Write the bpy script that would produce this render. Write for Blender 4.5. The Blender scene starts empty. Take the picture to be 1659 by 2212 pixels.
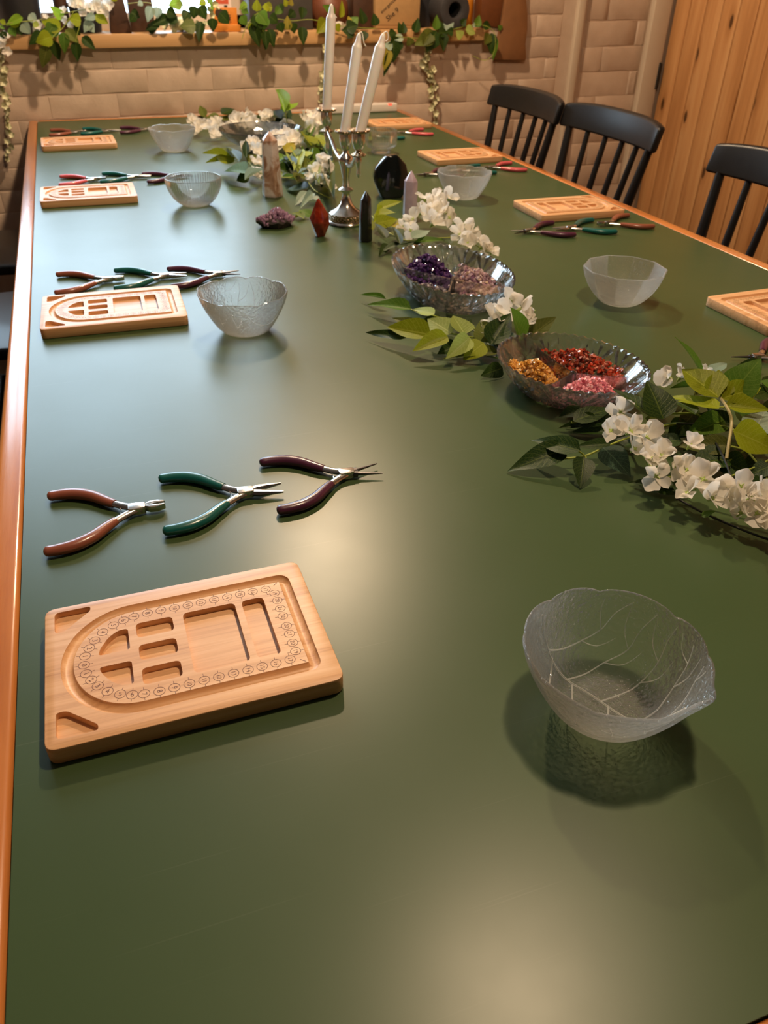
import bpy, bmesh, math, random
import numpy as np
from mathutils import Vector, Matrix, Euler, Quaternion

PI = math.pi
R = math.radians
scene = bpy.context.scene
COL = scene.collection
ZT = 0.75                      # height of the table top

# ------------------------------------------------------------------ camera
cam_d = bpy.data.cameras.new('camera')
cam = bpy.data.objects.new('camera', cam_d)
COL.objects.link(cam)
rw = ((0.941382, -0.178173, 0.286451), (-0.336859, -0.541935, 0.769956), (0.018053, -0.821317, -0.570187))
M4 = Matrix.Identity(4)
for i in range(3):
    M4[i][0], M4[i][1], M4[i][2] = rw[i][0], -rw[i][1], -rw[i][2]
M4.translation = Vector((0, 0, ZT + 0.4502))
cam.matrix_world = M4
cam_d.sensor_fit = 'VERTICAL'
cam_d.sensor_height = 36.0
cam_d.lens = 1682.06 / 2212 * 36.0
cam_d.clip_start = 0.02
cam_d.dof.use_dof = True
cam_d.dof.focus_distance = 0.70
cam_d.dof.aperture_fstop = 14.0
scene.camera = cam

# ------------------------------------------------------------------ world, lights, exposure
world = bpy.data.worlds.new('world')
scene.world = world
world.use_nodes = True
wn = world.node_tree
wn.nodes['Background'].inputs[0].default_value = (0.64, 0.82, 1.0, 1)
wn.nodes['Background'].inputs[1].default_value = 8.0
scene.view_settings.view_transform = 'Standard'
scene.view_settings.look = 'None'
scene.view_settings.gamma = 1.0
scene.view_settings.use_curve_mapping = False
scene.view_settings.exposure = 0.48
scene.cycles.max_bounces = 12
scene.cycles.transmission_bounces = 10
scene.cycles.transparent_max_bounces = 12
scene.cycles.sample_clamp_indirect = 4.0
scene.cycles.blur_glossy = 0.5
scene.cycles.use_denoising = True

def lamp(name, loc, watts, color, radius):
    l = bpy.data.lights.new(name, 'SPOT'); l.spot_size = R(164); l.spot_blend = 0.25
    l.energy = watts; l.color = color; l.shadow_soft_size = radius
    o = bpy.data.objects.new(name, l); o.location = loc
    COL.objects.link(o)
    return o
WARM = (1.0, 0.72, 0.46)
lamp('ceiling_lamp_far', (0.66, 2.46, ZT + 1.6), 92, WARM, 0.05)
lamp('ceiling_lamp_near', (0.63, 0.70, ZT + 1.6), 52, WARM, 0.05)
pl = bpy.data.lights.new('window_portal', 'AREA')
pl.shape = 'RECTANGLE'; pl.size = 1.55; pl.size_y = 1.75
pl.cycles.is_portal = True
po = bpy.data.objects.new('window_portal', pl)
po.location = (-0.1, 3.60, ZT + 1.14); po.rotation_euler = (R(-90), 0, 0)
COL.objects.link(po)

# ------------------------------------------------------------------ object helpers
def tag(o, label=None, cat=None, group=None, kind=None):
    if label: o['label'] = label
    if cat: o['category'] = cat
    if group: o['group'] = group
    if kind: o['kind'] = kind
    return o

def link(name, me, mats, parent=None, loc=None, rot=None, scale=None):
    o = bpy.data.objects.new(name, me)
    COL.objects.link(o)
    if mats is not None and len(me.materials) == 0:
        for m in (mats if isinstance(mats, (list, tuple)) else [mats]):
            me.materials.append(m)
    if parent: o.parent = parent
    if loc is not None: o.location = loc
    if rot is not None: o.rotation_euler = rot
    if scale is not None: o.scale = scale
    return o

def empty(name, loc=(0, 0, 0), rz=0.0, label=None, cat=None, group=None, kind=None):
    o = bpy.data.objects.new(name, None)
    COL.objects.link(o)
    o.empty_display_size = 0.02
    o.location = loc; o.rotation_euler = (0, 0, rz)
    return tag(o, label, cat, group, kind)

CHILDREN = {}
def copy_tree(o, parent=None):
    c = o.copy(); COL.objects.link(c)
    if parent: c.parent = parent
    for ch in list(o.children):
        copy_tree(ch, c)
    return c

def finish(me, smooth=True, sharp=40):
    if smooth:
        me.polygons.foreach_set('use_smooth', [True] * len(me.polygons))
        if sharp: me.set_sharp_from_angle(angle=R(sharp))
    me.update()
    return me

class MB:
    """collects verts and faces of one mesh"""
    def __init__(self):
        self.v = []; self.f = []; self.m = []; self.mi = 0
    def add(self, vs, fs):
        b = len(self.v)
        self.v += [tuple(p) for p in vs]
        self.f += [tuple(b + i for i in q) for q in fs]
        self.m += [self.mi] * len(fs)
    def box(self, c, s, rot=None):
        c = Vector(c); h = Vector(s) / 2
        vs = [Vector((x * h.x, y * h.y, z * h.z)) for x in (-1, 1) for y in (-1, 1) for z in (-1, 1)]
        if rot: vs = [rot @ p for p in vs]
        self.add([c + p for p in vs], [(0, 1, 3, 2), (4, 6, 7, 5), (0, 4, 5, 1), (2, 3, 7, 6), (0, 2, 6, 4), (1, 5, 7, 3)])
    def tube(self, pts, rad, seg=8, cap=True, flat=1.0, up=(0, 0, 1)):
        pts = [Vector(p) for p in pts]; n = len(pts)
        if not isinstance(rad, (list, tuple)): rad = [rad] * n
        b = []; up = Vector(up)
        for i, p in enumerate(pts):
            d = (pts[min(i + 1, n - 1)] - pts[max(i - 1, 0)]).normalized()
            a = d.cross(up)
            if a.length < 1e-4: a = d.cross(Vector((1, 0, 0)))
            a.normalize(); c = a.cross(d).normalized()
            for k in range(seg):
                t = 2 * PI * k / seg
                b.append(p + a * math.cos(t) * rad[i] + c * math.sin(t) * rad[i] * flat)
        fs = [(i * seg + k, i * seg + (k + 1) % seg, (i + 1) * seg + (k + 1) % seg, (i + 1) * seg + k) for i in range(n - 1) for k in range(seg)]
        if cap:
            fs.append(tuple(reversed(range(seg)))); fs.append(tuple((n - 1) * seg + k for k in range(seg)))
        self.add(b, fs)
    def lathe(self, prof, seg=32, c=(0, 0, 0), fn=None, closed=False):
        c = Vector(c); b = []
        for i, (r, z) in enumerate(prof):
            for k in range(seg):
                t = 2 * PI * k / seg
                rr, zz = (r, z) if fn is None else fn(i, t, r, z)
                b.append(c + Vector((rr * math.cos(t), rr * math.sin(t), zz)))
        n = len(prof)
        fs = [(i * seg + k, i * seg + (k + 1) % seg, (i + 1) * seg + (k + 1) % seg, (i + 1) * seg + k) for i in range(n - 1) for k in range(seg)]
        if closed:
            fs += [((n - 1) * seg + k, (n - 1) * seg + (k + 1) % seg, (k + 1) % seg, k) for k in range(seg)]
        else:
            fs.append(tuple(reversed(range(seg)))); fs.append(tuple((n - 1) * seg + k for k in range(seg)))
        self.add(b, fs)
    def prism(self, poly, z0, z1):
        n = len(poly)
        self.add([(x, y, z0) for x, y in poly] + [(x, y, z1) for x, y in poly],
                 [tuple(reversed(range(n))), tuple(range(n, 2 * n))] + [(i, (i + 1) % n, n + (i + 1) % n, n + i) for i in range(n)])
    def mesh(self, name, smooth=True, sharp=40, bevel=0, bseg=2, bang=30):
        me = bpy.data.meshes.new(name)
        me.from_pydata(self.v, [], self.f)
        if any(self.m): me.polygons.foreach_set('material_index', self.m)
        bm = bmesh.new(); bm.from_mesh(me)
        bmesh.ops.recalc_face_normals(bm, faces=bm.faces)
        if bevel:
            es = [e for e in bm.edges if len(e.link_faces) == 2 and e.calc_face_angle(0) > R(bang)]
            bmesh.ops.bevel(bm, geom=es, offset=bevel, segments=bseg, profile=0.5, affect='EDGES', clamp_overlap=True)
        bm.to_mesh(me); bm.free()
        return finish(me, smooth, sharp)
    def build(self, name, mats, parent=None, loc=None, rot=None, **k):
        return link(name, self.mesh(name, **k), mats, parent, loc, rot)

def smooth_path(pts, n=6):
    """Catmull-Rom through the points"""
    P = [Vector(p) for p in pts]; out = []
    for i in range(len(P) - 1):
        p0 = P[max(i - 1, 0)]; p1 = P[i]; p2 = P[i + 1]; p3 = P[min(i + 2, len(P) - 1)]
        for k in range(n):
            t = k / n
            out.append(0.5 * ((2 * p1) + (p2 - p0) * t + (2 * p0 - 5 * p1 + 4 * p2 - p3) * t * t + (3 * p1 - p0 - 3 * p2 + p3) * t ** 3))
    out.append(P[-1])
    return out

def round_poly(poly, r, seg=5):
    """round the corners of a closed polygon"""
    out = []; n = len(poly)
    for i in range(n):
        p = Vector(poly[i]); a = Vector(poly[i - 1]) - p; b = Vector(poly[(i + 1) % n]) - p
        rr = min(r, a.length * 0.45, b.length * 0.45)
        p1 = p + a.normalized() * rr; p2 = p + b.normalized() * rr
        for k in range(seg + 1):
            t = k / seg
            out.append(tuple(p1 * (1 - t) ** 2 + p * 2 * t * (1 - t) + p2 * t * t))
    return out

# ------------------------------------------------------------------ materials
class NT:
    def __init__(self, name):
        self.mat = bpy.data.materials.new(name); self.mat.use_nodes = True
        self.t = self.mat.node_tree; self.n = self.t.nodes
        self.b = self.n['Principled BSDF']; self.out = self.n['Material Output']
    def new(self, typ, **kw):
        nd = self.n.new(typ)
        for k, v in kw.items():
            if k.startswith('i_'):
                key = k[2:].replace('_', ' ')
                nd.inputs[int(key) if key.isdigit() else key].default_value = v
            else: setattr(nd, k, v)
        return nd
    def l(self, a, b): self.t.links.new(a, b)
    def set(self, **kw):
        for k, v in kw.items():
            self.b.inputs[k.replace('_', ' ')].default_value = v
        return self
    def coord(self, out='Object', scale=(1, 1, 1), rot=(0, 0, 0), rand=False):
        tc = self.new('ShaderNodeTexCoord'); mp = self.new('ShaderNodeMapping')
        mp.inputs['Scale'].default_value = scale; mp.inputs['Rotation'].default_value = rot
        self.l(tc.outputs[out], mp.inputs[0])
        if rand:
            oi = self.new('ShaderNodeObjectInfo'); mu = self.new('ShaderNodeMath', operation='MULTIPLY'); mu.inputs[1].default_value = 37.0
            cb = self.new('ShaderNodeCombineXYZ')
            self.l(oi.outputs['Random'], mu.inputs[0])
            for i in range(3): self.l(mu.outputs[0], cb.inputs[i])
            self.l(cb.outputs[0], mp.inputs['Location'])
        return mp.outputs[0]
    def noise(self, vec, scale, detail=4, rough=0.55, dist=0.0):
        nd = self.new('ShaderNodeTexNoise'); nd.inputs['Scale'].default_value = scale; nd.inputs['Detail'].default_value = detail
        nd.inputs['Roughness'].default_value = rough; nd.inputs['Distortion'].default_value = dist
        if vec: self.l(vec, nd.inputs['Vector'])
        return nd.outputs['Fac']
    def ramp(self, fac, stops, interp='LINEAR'):
        nd = self.new('ShaderNodeValToRGB'); cr = nd.color_ramp; cr.interpolation = interp
        while len(cr.elements) < len(stops): cr.elements.new(0.5)
        for e, (p, c) in zip(cr.elements, stops):
            e.position = p; e.color = (*c, 1) if len(c) == 3 else c
        self.l(fac, nd.inputs[0])
        return nd.outputs[0]
    def bump(self, h, strength=0.3, dist=0.002, to=None):
        nd = self.new('ShaderNodeBump'); nd.inputs['Strength'].default_value = strength; nd.inputs['Distance'].default_value = dist
        self.l(h, nd.inputs['Height']); self.l(nd.outputs[0], (to or self.b.inputs['Normal']))
        return nd.outputs[0]
    def math(self, op, a, b=None):
        nd = self.new('ShaderNodeMath', operation=op)
        for i, x in enumerate((a, b)):
            if x is None: continue
            if isinstance(x, (int, float)): nd.inputs[i].default_value = x
            else: self.l(x, nd.inputs[i])
        return nd.outputs[0]
    def mix(self, fac, a, b, blend='MIX'):
        nd = self.new('ShaderNodeMix', data_type='RGBA', blend_type=blend)
        for s, x in ((0, fac), (6, a), (7, b)):
            if isinstance(x, (int, float)): nd.inputs[s].default_value = x
            elif isinstance(x, tuple): nd.inputs[s].default_value = (*x, 1) if len(x) == 3 else x
            else: self.l(x, nd.inputs[s])
        return nd.outputs[2]

def plain(name, col, rough=0.5, metal=0.0, coat=0.0, var=0.0, bump=0.0, bscale=60, **kw):
    m = NT(name); m.set(Base_Color=(*col, 1), Roughness=rough, Metallic=metal, Coat_Weight=coat, **kw)
    if var or bump:
        n = m.noise(m.coord(), bscale, 4)
        if var: m.l(m.ramp(n, [(0.25, tuple(c * (1 - var) for c in col)), (0.75, tuple(min(1, c * (1 + var)) for c in col))]), m.b.inputs['Base Color'])
        if bump: m.bump(n, bump, 0.002)
    return m.mat

def wood(name, dark, mid, light, stretch=(1, 1, 1), scale=30, rough=0.35, coat=0.0, knots=False, bump=0.12, rand=True, contrast=0.22):
    m = NT(name); v = m.coord('Object', stretch, rand=rand)
    n1 = m.noise(v, scale * 0.25, 3, 0.5, 0.6)
    n2 = m.noise(v, scale, 6, 0.65, 0.2)
    f = m.math('ADD', m.math('MULTIPLY', n1, 0.6), m.math('MULTIPLY', n2, 0.4))
    if knots:
        v2 = m.coord('Object', (3, 3, 1.2), rand=rand)
        vo = m.new('ShaderNodeTexVoronoi', feature='F1', voronoi_dimensions='2D'); vo.inputs['Scale'].default_value = knots
        sx = m.new('ShaderNodeSeparateXYZ'); cx_ = m.new('ShaderNodeCombineXYZ'); m.l(v2, sx.inputs[0]); m.l(sx.outputs[1], cx_.inputs[0]); m.l(sx.outputs[2], cx_.inputs[1]); m.l(cx_.outputs[0], vo.inputs['Vector'])
        k = m.ramp(vo.outputs['Distance'], [(0.035, (1, 1, 1)), (0.06, (0, 0, 0))])
        halo = m.ramp(vo.outputs['Distance'], [(0.0, (0.3, 0.3, 0.3)), (0.16, (0, 0, 0))])
        f = m.math('SUBTRACT', f, m.math('MULTIPLY', halo, 0.5))
    c = m.ramp(f, [(0.5 - contrast, dark), (0.5, mid), (0.5 + contrast, light)])
    if knots: c = m.mix(k, c, tuple(x * 0.28 for x in dark))
    m.l(c, m.b.inputs['Base Color'])
    m.set(Roughness=rough, Coat_Weight=coat, Coat_Roughness=0.12)
    if bump: m.bump(n2, bump, 0.001)
    return m.mat

MT = {}
# green laminate with fine scratches and rubbed patches
m = NT('green_laminate'); v = m.coord('Object')
big = m.noise(v, 3.0, 3); fine = m.noise(v, 900, 2)
c = m.ramp(big, [(0.3, (0.043, 0.074, 0.025)), (0.7, (0.049, 0.083, 0.030))])
scr = None
for ang, sc, off in ((25, 1.0, 0.3), (-48, 0.8, 3.1), (80, 1.2, 7.7), (5, 0.9, 11.2), (-15, 1.4, 5.5)):
    vv = m.coord('Object', (sc * 3, sc * 330, 1), (0, 0, R(ang)))
    nd = m.new('ShaderNodeVectorMath', operation='ADD'); nd.inputs[1].default_value = (off * 3.1, off, off)
    m.l(vv, nd.inputs[0])
    line = m.ramp(m.noise(nd.outputs[0], 1.6, 0, 0.0, 0.15), [(0.84, (0, 0, 0)), (0.92, (1, 1, 1))])
    scr = line if scr is None else m.math('MAXIMUM', scr, line)
c = m.mix(m.math('MULTIPLY', scr, 0.09), c, (0.32, 0.34, 0.26))
m.l(c, m.b.inputs['Base Color'])
rgh = m.ramp(m.noise(v, 7, 4, 0.6), [(0.3, (0.325, 0.325, 0.325)), (0.7, (0.355, 0.355, 0.355))])
m.l(rgh, m.b.inputs['Roughness'])
m.set(Specular_IOR_Level=0.36)
m.bump(fine, 0.015, 0.0004)
MT['green'] = m.mat

MT['rail_y'] = wood('varnished_pine_along', (0.26, 0.065, 0.012), (0.55, 0.19, 0.045), (0.68, 0.29, 0.09), (26, 1.6, 26), 2.2, 0.24, 0.45, False, 0.35)
MT['rail_x'] = wood('varnished_pine_across', (0.26, 0.065, 0.012), (0.55, 0.19, 0.045), (0.68, 0.29, 0.09), (1.6, 26, 26), 2.2, 0.24, 0.45, False, 0.35)
MT['plank'] = wood('pine_cladding', (0.33, 0.135, 0.040), (0.56, 0.275, 0.105), (0.72, 0.42, 0.19), (14, 14, 0.9), 2.6, 0.42, 0.1, 1.7, 0.08, True, 0.2)
MT['groove'] = plain('groove_shadow_wood', (0.10, 0.04, 0.014), 0.7)
MT['shelf'] = wood('sill_pine', (0.45, 0.25, 0.10), (0.55, 0.32, 0.14), (0.62, 0.39, 0.19), (1.2, 20, 20), 2.5, 0.45, 0.1, False, 0.08)
MT['bamboo'] = wood('bamboo', (0.50, 0.245, 0.105), (0.72, 0.41, 0.20), (0.82, 0.53, 0.30), (4.0, 130, 130), 3.4, 0.42, 0.0, False, 0.08, True, 0.2)
MT['print'] = plain('scale_print', (0.13, 0.035, 0.012), 0.6)
MT['floor'] = wood('floor_boards', (0.05, 0.03, 0.02), (0.09, 0.055, 0.035), (0.12, 0.075, 0.05), (8, 1, 8), 3, 0.4)
m = NT('painted_brick'); v = m.coord('Object', rand=True)
n = m.noise(v, 18, 5, 0.6); n2 = m.noise(v, 120, 3)
m.l(m.ramp(n, [(0.3, (0.49, 0.365, 0.27)), (0.7, (0.55, 0.42, 0.32))]), m.b.inputs['Base Color'])
m.set(Roughness=0.6); m.bump(m.math('ADD', n, m.math('MULTIPLY', n2, 0.3)), 0.45, 0.004)
MT['paint'] = m.mat
MT['paint_dark'] = plain('dark_wall_paint', (0.20, 0.17, 0.14), 0.7, var=0.05)
MT['ceiling'] = plain('ceiling_paint', (0.55, 0.50, 0.45), 0.8, var=0.03)
MT['trim'] = plain('trim_paint', (0.56, 0.46, 0.35), 0.45, var=0.04, bscale=12)
MT['black'] = plain('black_lacquer', (0.008, 0.008, 0.009), 0.38, var=0.2, Specular_IOR_Level=0.4)
MT['hinge'] = plain('black_iron', (0.012, 0.012, 0.012), 0.45, bump=0.2)
MT['steel'] = plain('polished_steel', (0.62, 0.60, 0.57), 0.24, 1.0, bump=0.05, bscale=300)
MT['dark_steel'] = plain('dark_steel', (0.16, 0.15, 0.15), 0.32, 1.0, bump=0.05, bscale=300)
GRIP = {'copper': (0.27, 0.080, 0.046), 'teal': (0.003, 0.105, 0.095), 'purple': (0.075, 0.015, 0.042), 'pink': (0.62, 0.10, 0.12)}
for k, cc in GRIP.items():
    MT['grip_' + k] = plain(k + '_grip_vinyl', cc, 0.3, coat=0.3, Coat_Roughness=0.15, var=0.06, bscale=40)
m = NT('old_silver'); v = m.coord('Object'); n = m.noise(v, 30, 4)
m.l(m.ramp(n, [(0.3, (0.68, 0.64, 0.58)), (0.7, (0.84, 0.82, 0.78))]), m.b.inputs['Base Color']); m.set(Metallic=1.0, Roughness=0.2); m.bump(n, 0.1, 0.001)
MT['silver'] = m.mat
m = NT('chased_silver'); v = m.coord('Object'); vo = m.new('ShaderNodeTexVoronoi'); vo.inputs['Scale'].default_value = 260; m.l(v, vo.inputs['Vector'])
m.l(m.ramp(vo.outputs['Distance'], [(0.1, (0.80, 0.66, 0.50)), (0.6, (0.36, 0.25, 0.15))]), m.b.inputs['Base Color']); m.set(Metallic=1.0, Roughness=0.26); m.bump(vo.outputs['Distance'], 0.9, 0.003)
MT['chased'] = m.mat
MT['wax'] = plain('white_wax', (0.94, 0.89, 0.85), 0.38, Subsurface_Weight=0.5, Subsurface_Radius=(0.01, 0.006, 0.004), coat=0.15, var=0.015)

def glass(name, rough=0.03, bump=0.0, bscale=200, milk=0.0, clear=0.4, detail=2.0, white=(0.93, 0.94, 0.90), shine=0.0):
    """thin walled glass: refracting body, straight see-through share, and a faint frosted share"""
    m = NT(name)
    m.set(Base_Color=(1, 1, 1, 1), Roughness=rough, IOR=1.47, Transmission_Weight=1.0)
    last = m.b.outputs[0]
    nb = None
    if bump:
        n = m.noise(m.coord(), bscale, detail); nb = m.bump(n, bump, 0.002)
    if clear:
        tp = m.new('ShaderNodeBsdfTransparent'); tp.inputs[0].default_value = (0.97, 0.98, 0.975, 1)
        gl = m.new('ShaderNodeBsdfGlossy'); gl.inputs['Roughness'].default_value = max(rough, .03)
        fr = m.new('ShaderNodeFresnel'); fr.inputs[0].default_value = 1.5
        if nb: m.l(nb, gl.inputs['Normal']); m.l(nb, fr.inputs['Normal'])
        th = m.new('ShaderNodeMixShader'); m.l(fr.outputs[0], th.inputs[0]); m.l(tp.outputs[0], th.inputs[1]); m.l(gl.outputs[0], th.inputs[2])
        cm = m.new('ShaderNodeMixShader'); cm.inputs[0].default_value = clear; m.l(last, cm.inputs[1]); m.l(th.outputs[0], cm.inputs[2]); last = cm.outputs[0]
    if shine:
        sg = m.new('ShaderNodeBsdfGlossy'); sg.inputs['Roughness'].default_value = .06
        sm = m.new('ShaderNodeMixShader'); sm.inputs[0].default_value = shine; m.l(last, sm.inputs[1]); m.l(sg.outputs[0], sm.inputs[2]); last = sm.outputs[0]
    if milk:
        d = m.new('ShaderNodeBsdfDiffuse'); d.inputs[0].default_value = (*white, 1)
        tr = m.new('ShaderNodeBsdfTranslucent'); tr.inputs[0].default_value = (*white, 1)
        if nb: m.l(nb, d.inputs['Normal']); m.l(nb, tr.inputs['Normal'])
        a = m.new('ShaderNodeMixShader'); a.inputs[0].default_value = 0.5; m.l(d.outputs[0], a.inputs[1]); m.l(tr.outputs[0], a.inputs[2])
        lw = m.new('ShaderNodeLayerWeight'); lw.inputs[0].default_value = 0.5
        mf = m.math('MULTIPLY', m.math('ADD', m.math('MULTIPLY', m.math('POWER', lw.outputs['Facing'], 1.6), 2.6), 0.35), milk)
        b = m.new('ShaderNodeMixShader'); m.l(mf, b.inputs[0]); m.l(last, b.inputs[1]); m.l(a.outputs[0], b.inputs[2])
        last = b.outputs[0]
    m.l(last, m.out.inputs[0])
    return m.mat
MT['glass'] = glass('clear_glass', 0.02, clear=.75, milk=.05)
MT['glass_leaf'] = glass('textured_leaf_glass', 0.03, 0.9, 300, 0.08, .80)
MT['glass_vein'] = glass('vein_glass', 0.05, 0, 100, 0.5, .6)
MT['glass_frost'] = glass('frosted_glass', 0.08, 0.9, 420, 0.14, .70)
MT['glass_cut'] = glass('cut_glass', 0.0, clear=.80, milk=.015, shine=.17)
MT['pane'] = glass('window_glass', 0.0, clear=1.0)

# leaves: veins are drawn from the leaf's own UV
def leaf_mat(name, col, vein, trans=0.35, rough=0.42, ret=0.35):
    m = NT(name)
    uv = m.new('ShaderNodeUVMap'); sp = m.new('ShaderNodeSeparateXYZ'); m.l(uv.outputs[0], sp.inputs[0])
    u, w = sp.outputs[0], sp.outputs[1]
    a = m.math('ABSOLUTE', m.math('SUBTRACT', w, 0.5))
    mid = m.ramp(a, [(0.012, (1, 1, 1)), (0.03, (0, 0, 0))])
    ph = m.math('FRACT', m.math('MULTIPLY', m.math('SUBTRACT', u, m.math('MULTIPLY', a, 0.55)), 9.0))
    side = m.ramp(m.math('ABSOLUTE', m.math('SUBTRACT', ph, 0.5)), [(0.03, (1, 1, 1)), (0.09, (0, 0, 0))])
    vo = m.new('ShaderNodeTexVoronoi', feature='DISTANCE_TO_EDGE'); vo.inputs['Scale'].default_value = 1.0
    sc = m.new('ShaderNodeMapping'); sc.inputs['Scale'].default_value = (22, 13, 1); m.l(uv.outputs[0], sc.inputs[0]); m.l(sc.outputs[0], vo.inputs['Vector'])
    net = m.ramp(vo.outputs['Distance'], [(0.03, (1, 1, 1)), (0.10, (0, 0, 0))])
    oi = m.new('ShaderNodeObjectInfo')
    base = m.ramp(oi.outputs['Random'], [(0.0, tuple(c * 0.75 for c in col)), (1.0, tuple(min(1, c * 1.25) for c in col))])
    f = m.math('MAXIMUM', m.math('MAXIMUM', mid, m.math('MULTIPLY', side, 0.6)), m.math('MULTIPLY', net, ret))
    c = m.mix(m.math('MULTIPLY', f, 0.6), base, vein)
    m.l(c, m.b.inputs['Base Color']); m.set(Roughness=rough, Specular_IOR_Level=0.22)
    m.bump(f, 0.25, 0.0006)
    t = m.new('ShaderNodeBsdfTranslucent'); m.l(c, t.inputs[0])
    mx = m.new('ShaderNodeMixShader'); mx.inputs[0].default_value = trans
    m.l(m.b.outputs[0], mx.inputs[1]); m.l(t.outputs[0], mx.inputs[2]); m.l(mx.outputs[0], m.out.inputs[0])
    return m.mat
LM = {
 'd': leaf_mat('leaf_dark', (0.011, 0.034, 0.005), (0.12, 0.17, 0.025), 0.12),
 'b': leaf_mat('leaf_bluish', (0.018, 0.050, 0.030), (0.10, 0.18, 0.10), 0.15),
 'm': leaf_mat('leaf_mid', (0.085, 0.185, 0.018), (0.24, 0.36, 0.06), 0.35),
 'l': leaf_mat('leaf_light', (0.27, 0.32, 0.010), (0.50, 0.54, 0.07), 0.42),
 'L': leaf_mat('leaf_bright', (0.26, 0.45, 0.03), (0.45, 0.62, 0.12), 0.45),
 'o': leaf_mat('leaf_olive', (0.10, 0.125, 0.018), (0.26, 0.27, 0.07), 0.3),
 'y': leaf_mat('leaf_yellow', (0.36, 0.30, 0.03), (0.55, 0.50, 0.14), 0.4),
 'p': leaf_mat('leaf_pale', (0.36, 0.46, 0.10), (0.60, 0.68, 0.26), 0.4),
 'g': leaf_mat('leaf_grey', (0.34, 0.46, 0.36), (0.52, 0.60, 0.45), 0.35, 0.35),
}
STM = {'y': plain('stem_green', (0.30, 0.36, 0.05), 0.45, var=0.1), 'd': plain('stem_dark', (0.05, 0.10, 0.02), 0.45, var=0.1),
       'k': plain('black_wire', (0.015, 0.018, 0.015), 0.4, var=0.1), 't': plain('stem_tan', (0.42, 0.36, 0.16), 0.45, var=0.1)}
m = NT('petal_white'); v = m.coord('Object', (1, 1, 1)); n = m.noise(v, 400, 3)
m.l(m.ramp(n, [(0.3, (0.92, 0.87, 0.79)), (0.7, (0.95, 0.92, 0.86))]), m.b.inputs['Base Color']); m.set(Roughness=0.55); m.bump(n, 0.25, 0.0006)
t = m.new('ShaderNodeBsdfTranslucent'); t.inputs[0].default_value = (0.95, 0.92, 0.84, 1); mx = m.new('ShaderNodeMixShader'); mx.inputs[0].default_value = 0.48
m.l(m.b.outputs[0], mx.inputs[1]); m.l(t.outputs[0], mx.inputs[2]); m.l(mx.outputs[0], m.out.inputs[0])
MT['petal'] = m.mat
MT['calyx'] = plain('calyx_green', (0.42, 0.55, 0.14), 0.5, var=0.1)
MT['petal_cream'] = plain('petal_cream', (0.62, 0.60, 0.38), 0.6, var=0.12, bscale=200)

# ================================================================== THE ROOM
def struct(name, mb, mats, loc=None, parent=None, **k):
    o = mb.build(name, mats, parent, loc, **k)
    if parent is None: o['kind'] = 'structure'
    return o
rng = random.Random(11)
WY = 3.25                                       # face of the brick wall at the far end
b = MB(); b.box((-.3, -.9, -0.05), (6.0, 9.0, 0.1)); struct('floor', b, MT['floor'], smooth=False)
b = MB(); b.box((-.3, -.9, 2.65), (6.0, 9.0, 0.1)); struct('ceiling', b, MT['ceiling'], smooth=False)
b = MB(); b.box((-3.15, -.9, 1.3), (0.1, 9.0, 2.8)); struct('wall_left', b, MT['paint'], smooth=False)
b = MB(); b.box((-.3, -5.15, 1.3), (6.0, 0.1, 2.8)); struct('wall_front', b, MT['paint_dark'], smooth=False)
# far wall with the window opening (x -0.85..1.05, z 0.255..2.0 above the table)
WX0, WX1, WZ0, WZ1 = -0.85, 1.60, ZT + 0.235, ZT + 2.0
b = MB()
b.box(((-3.2 + WX0) / 2, WY + 0.1505, 1.3), (WX0 + 3.2, 0.30, 2.8))
b.box(((2.6 + WX1) / 2, WY + 0.1505, 1.3), (2.6 - WX1, 0.30, 2.8))
b.box(((WX0 + WX1) / 2, WY + 0.1505, (WZ0 - 0.1) / 2), (WX1 - WX0, 0.30, WZ0 + 0.1))
b.box(((WX0 + WX1) / 2, WY + 0.1505, (WZ1 + 2.7) / 2), (WX1 - WX0, 0.30, 2.7 - WZ1))
wall_back = struct('wall_back', b, MT['paint'], smooth=False)

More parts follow.
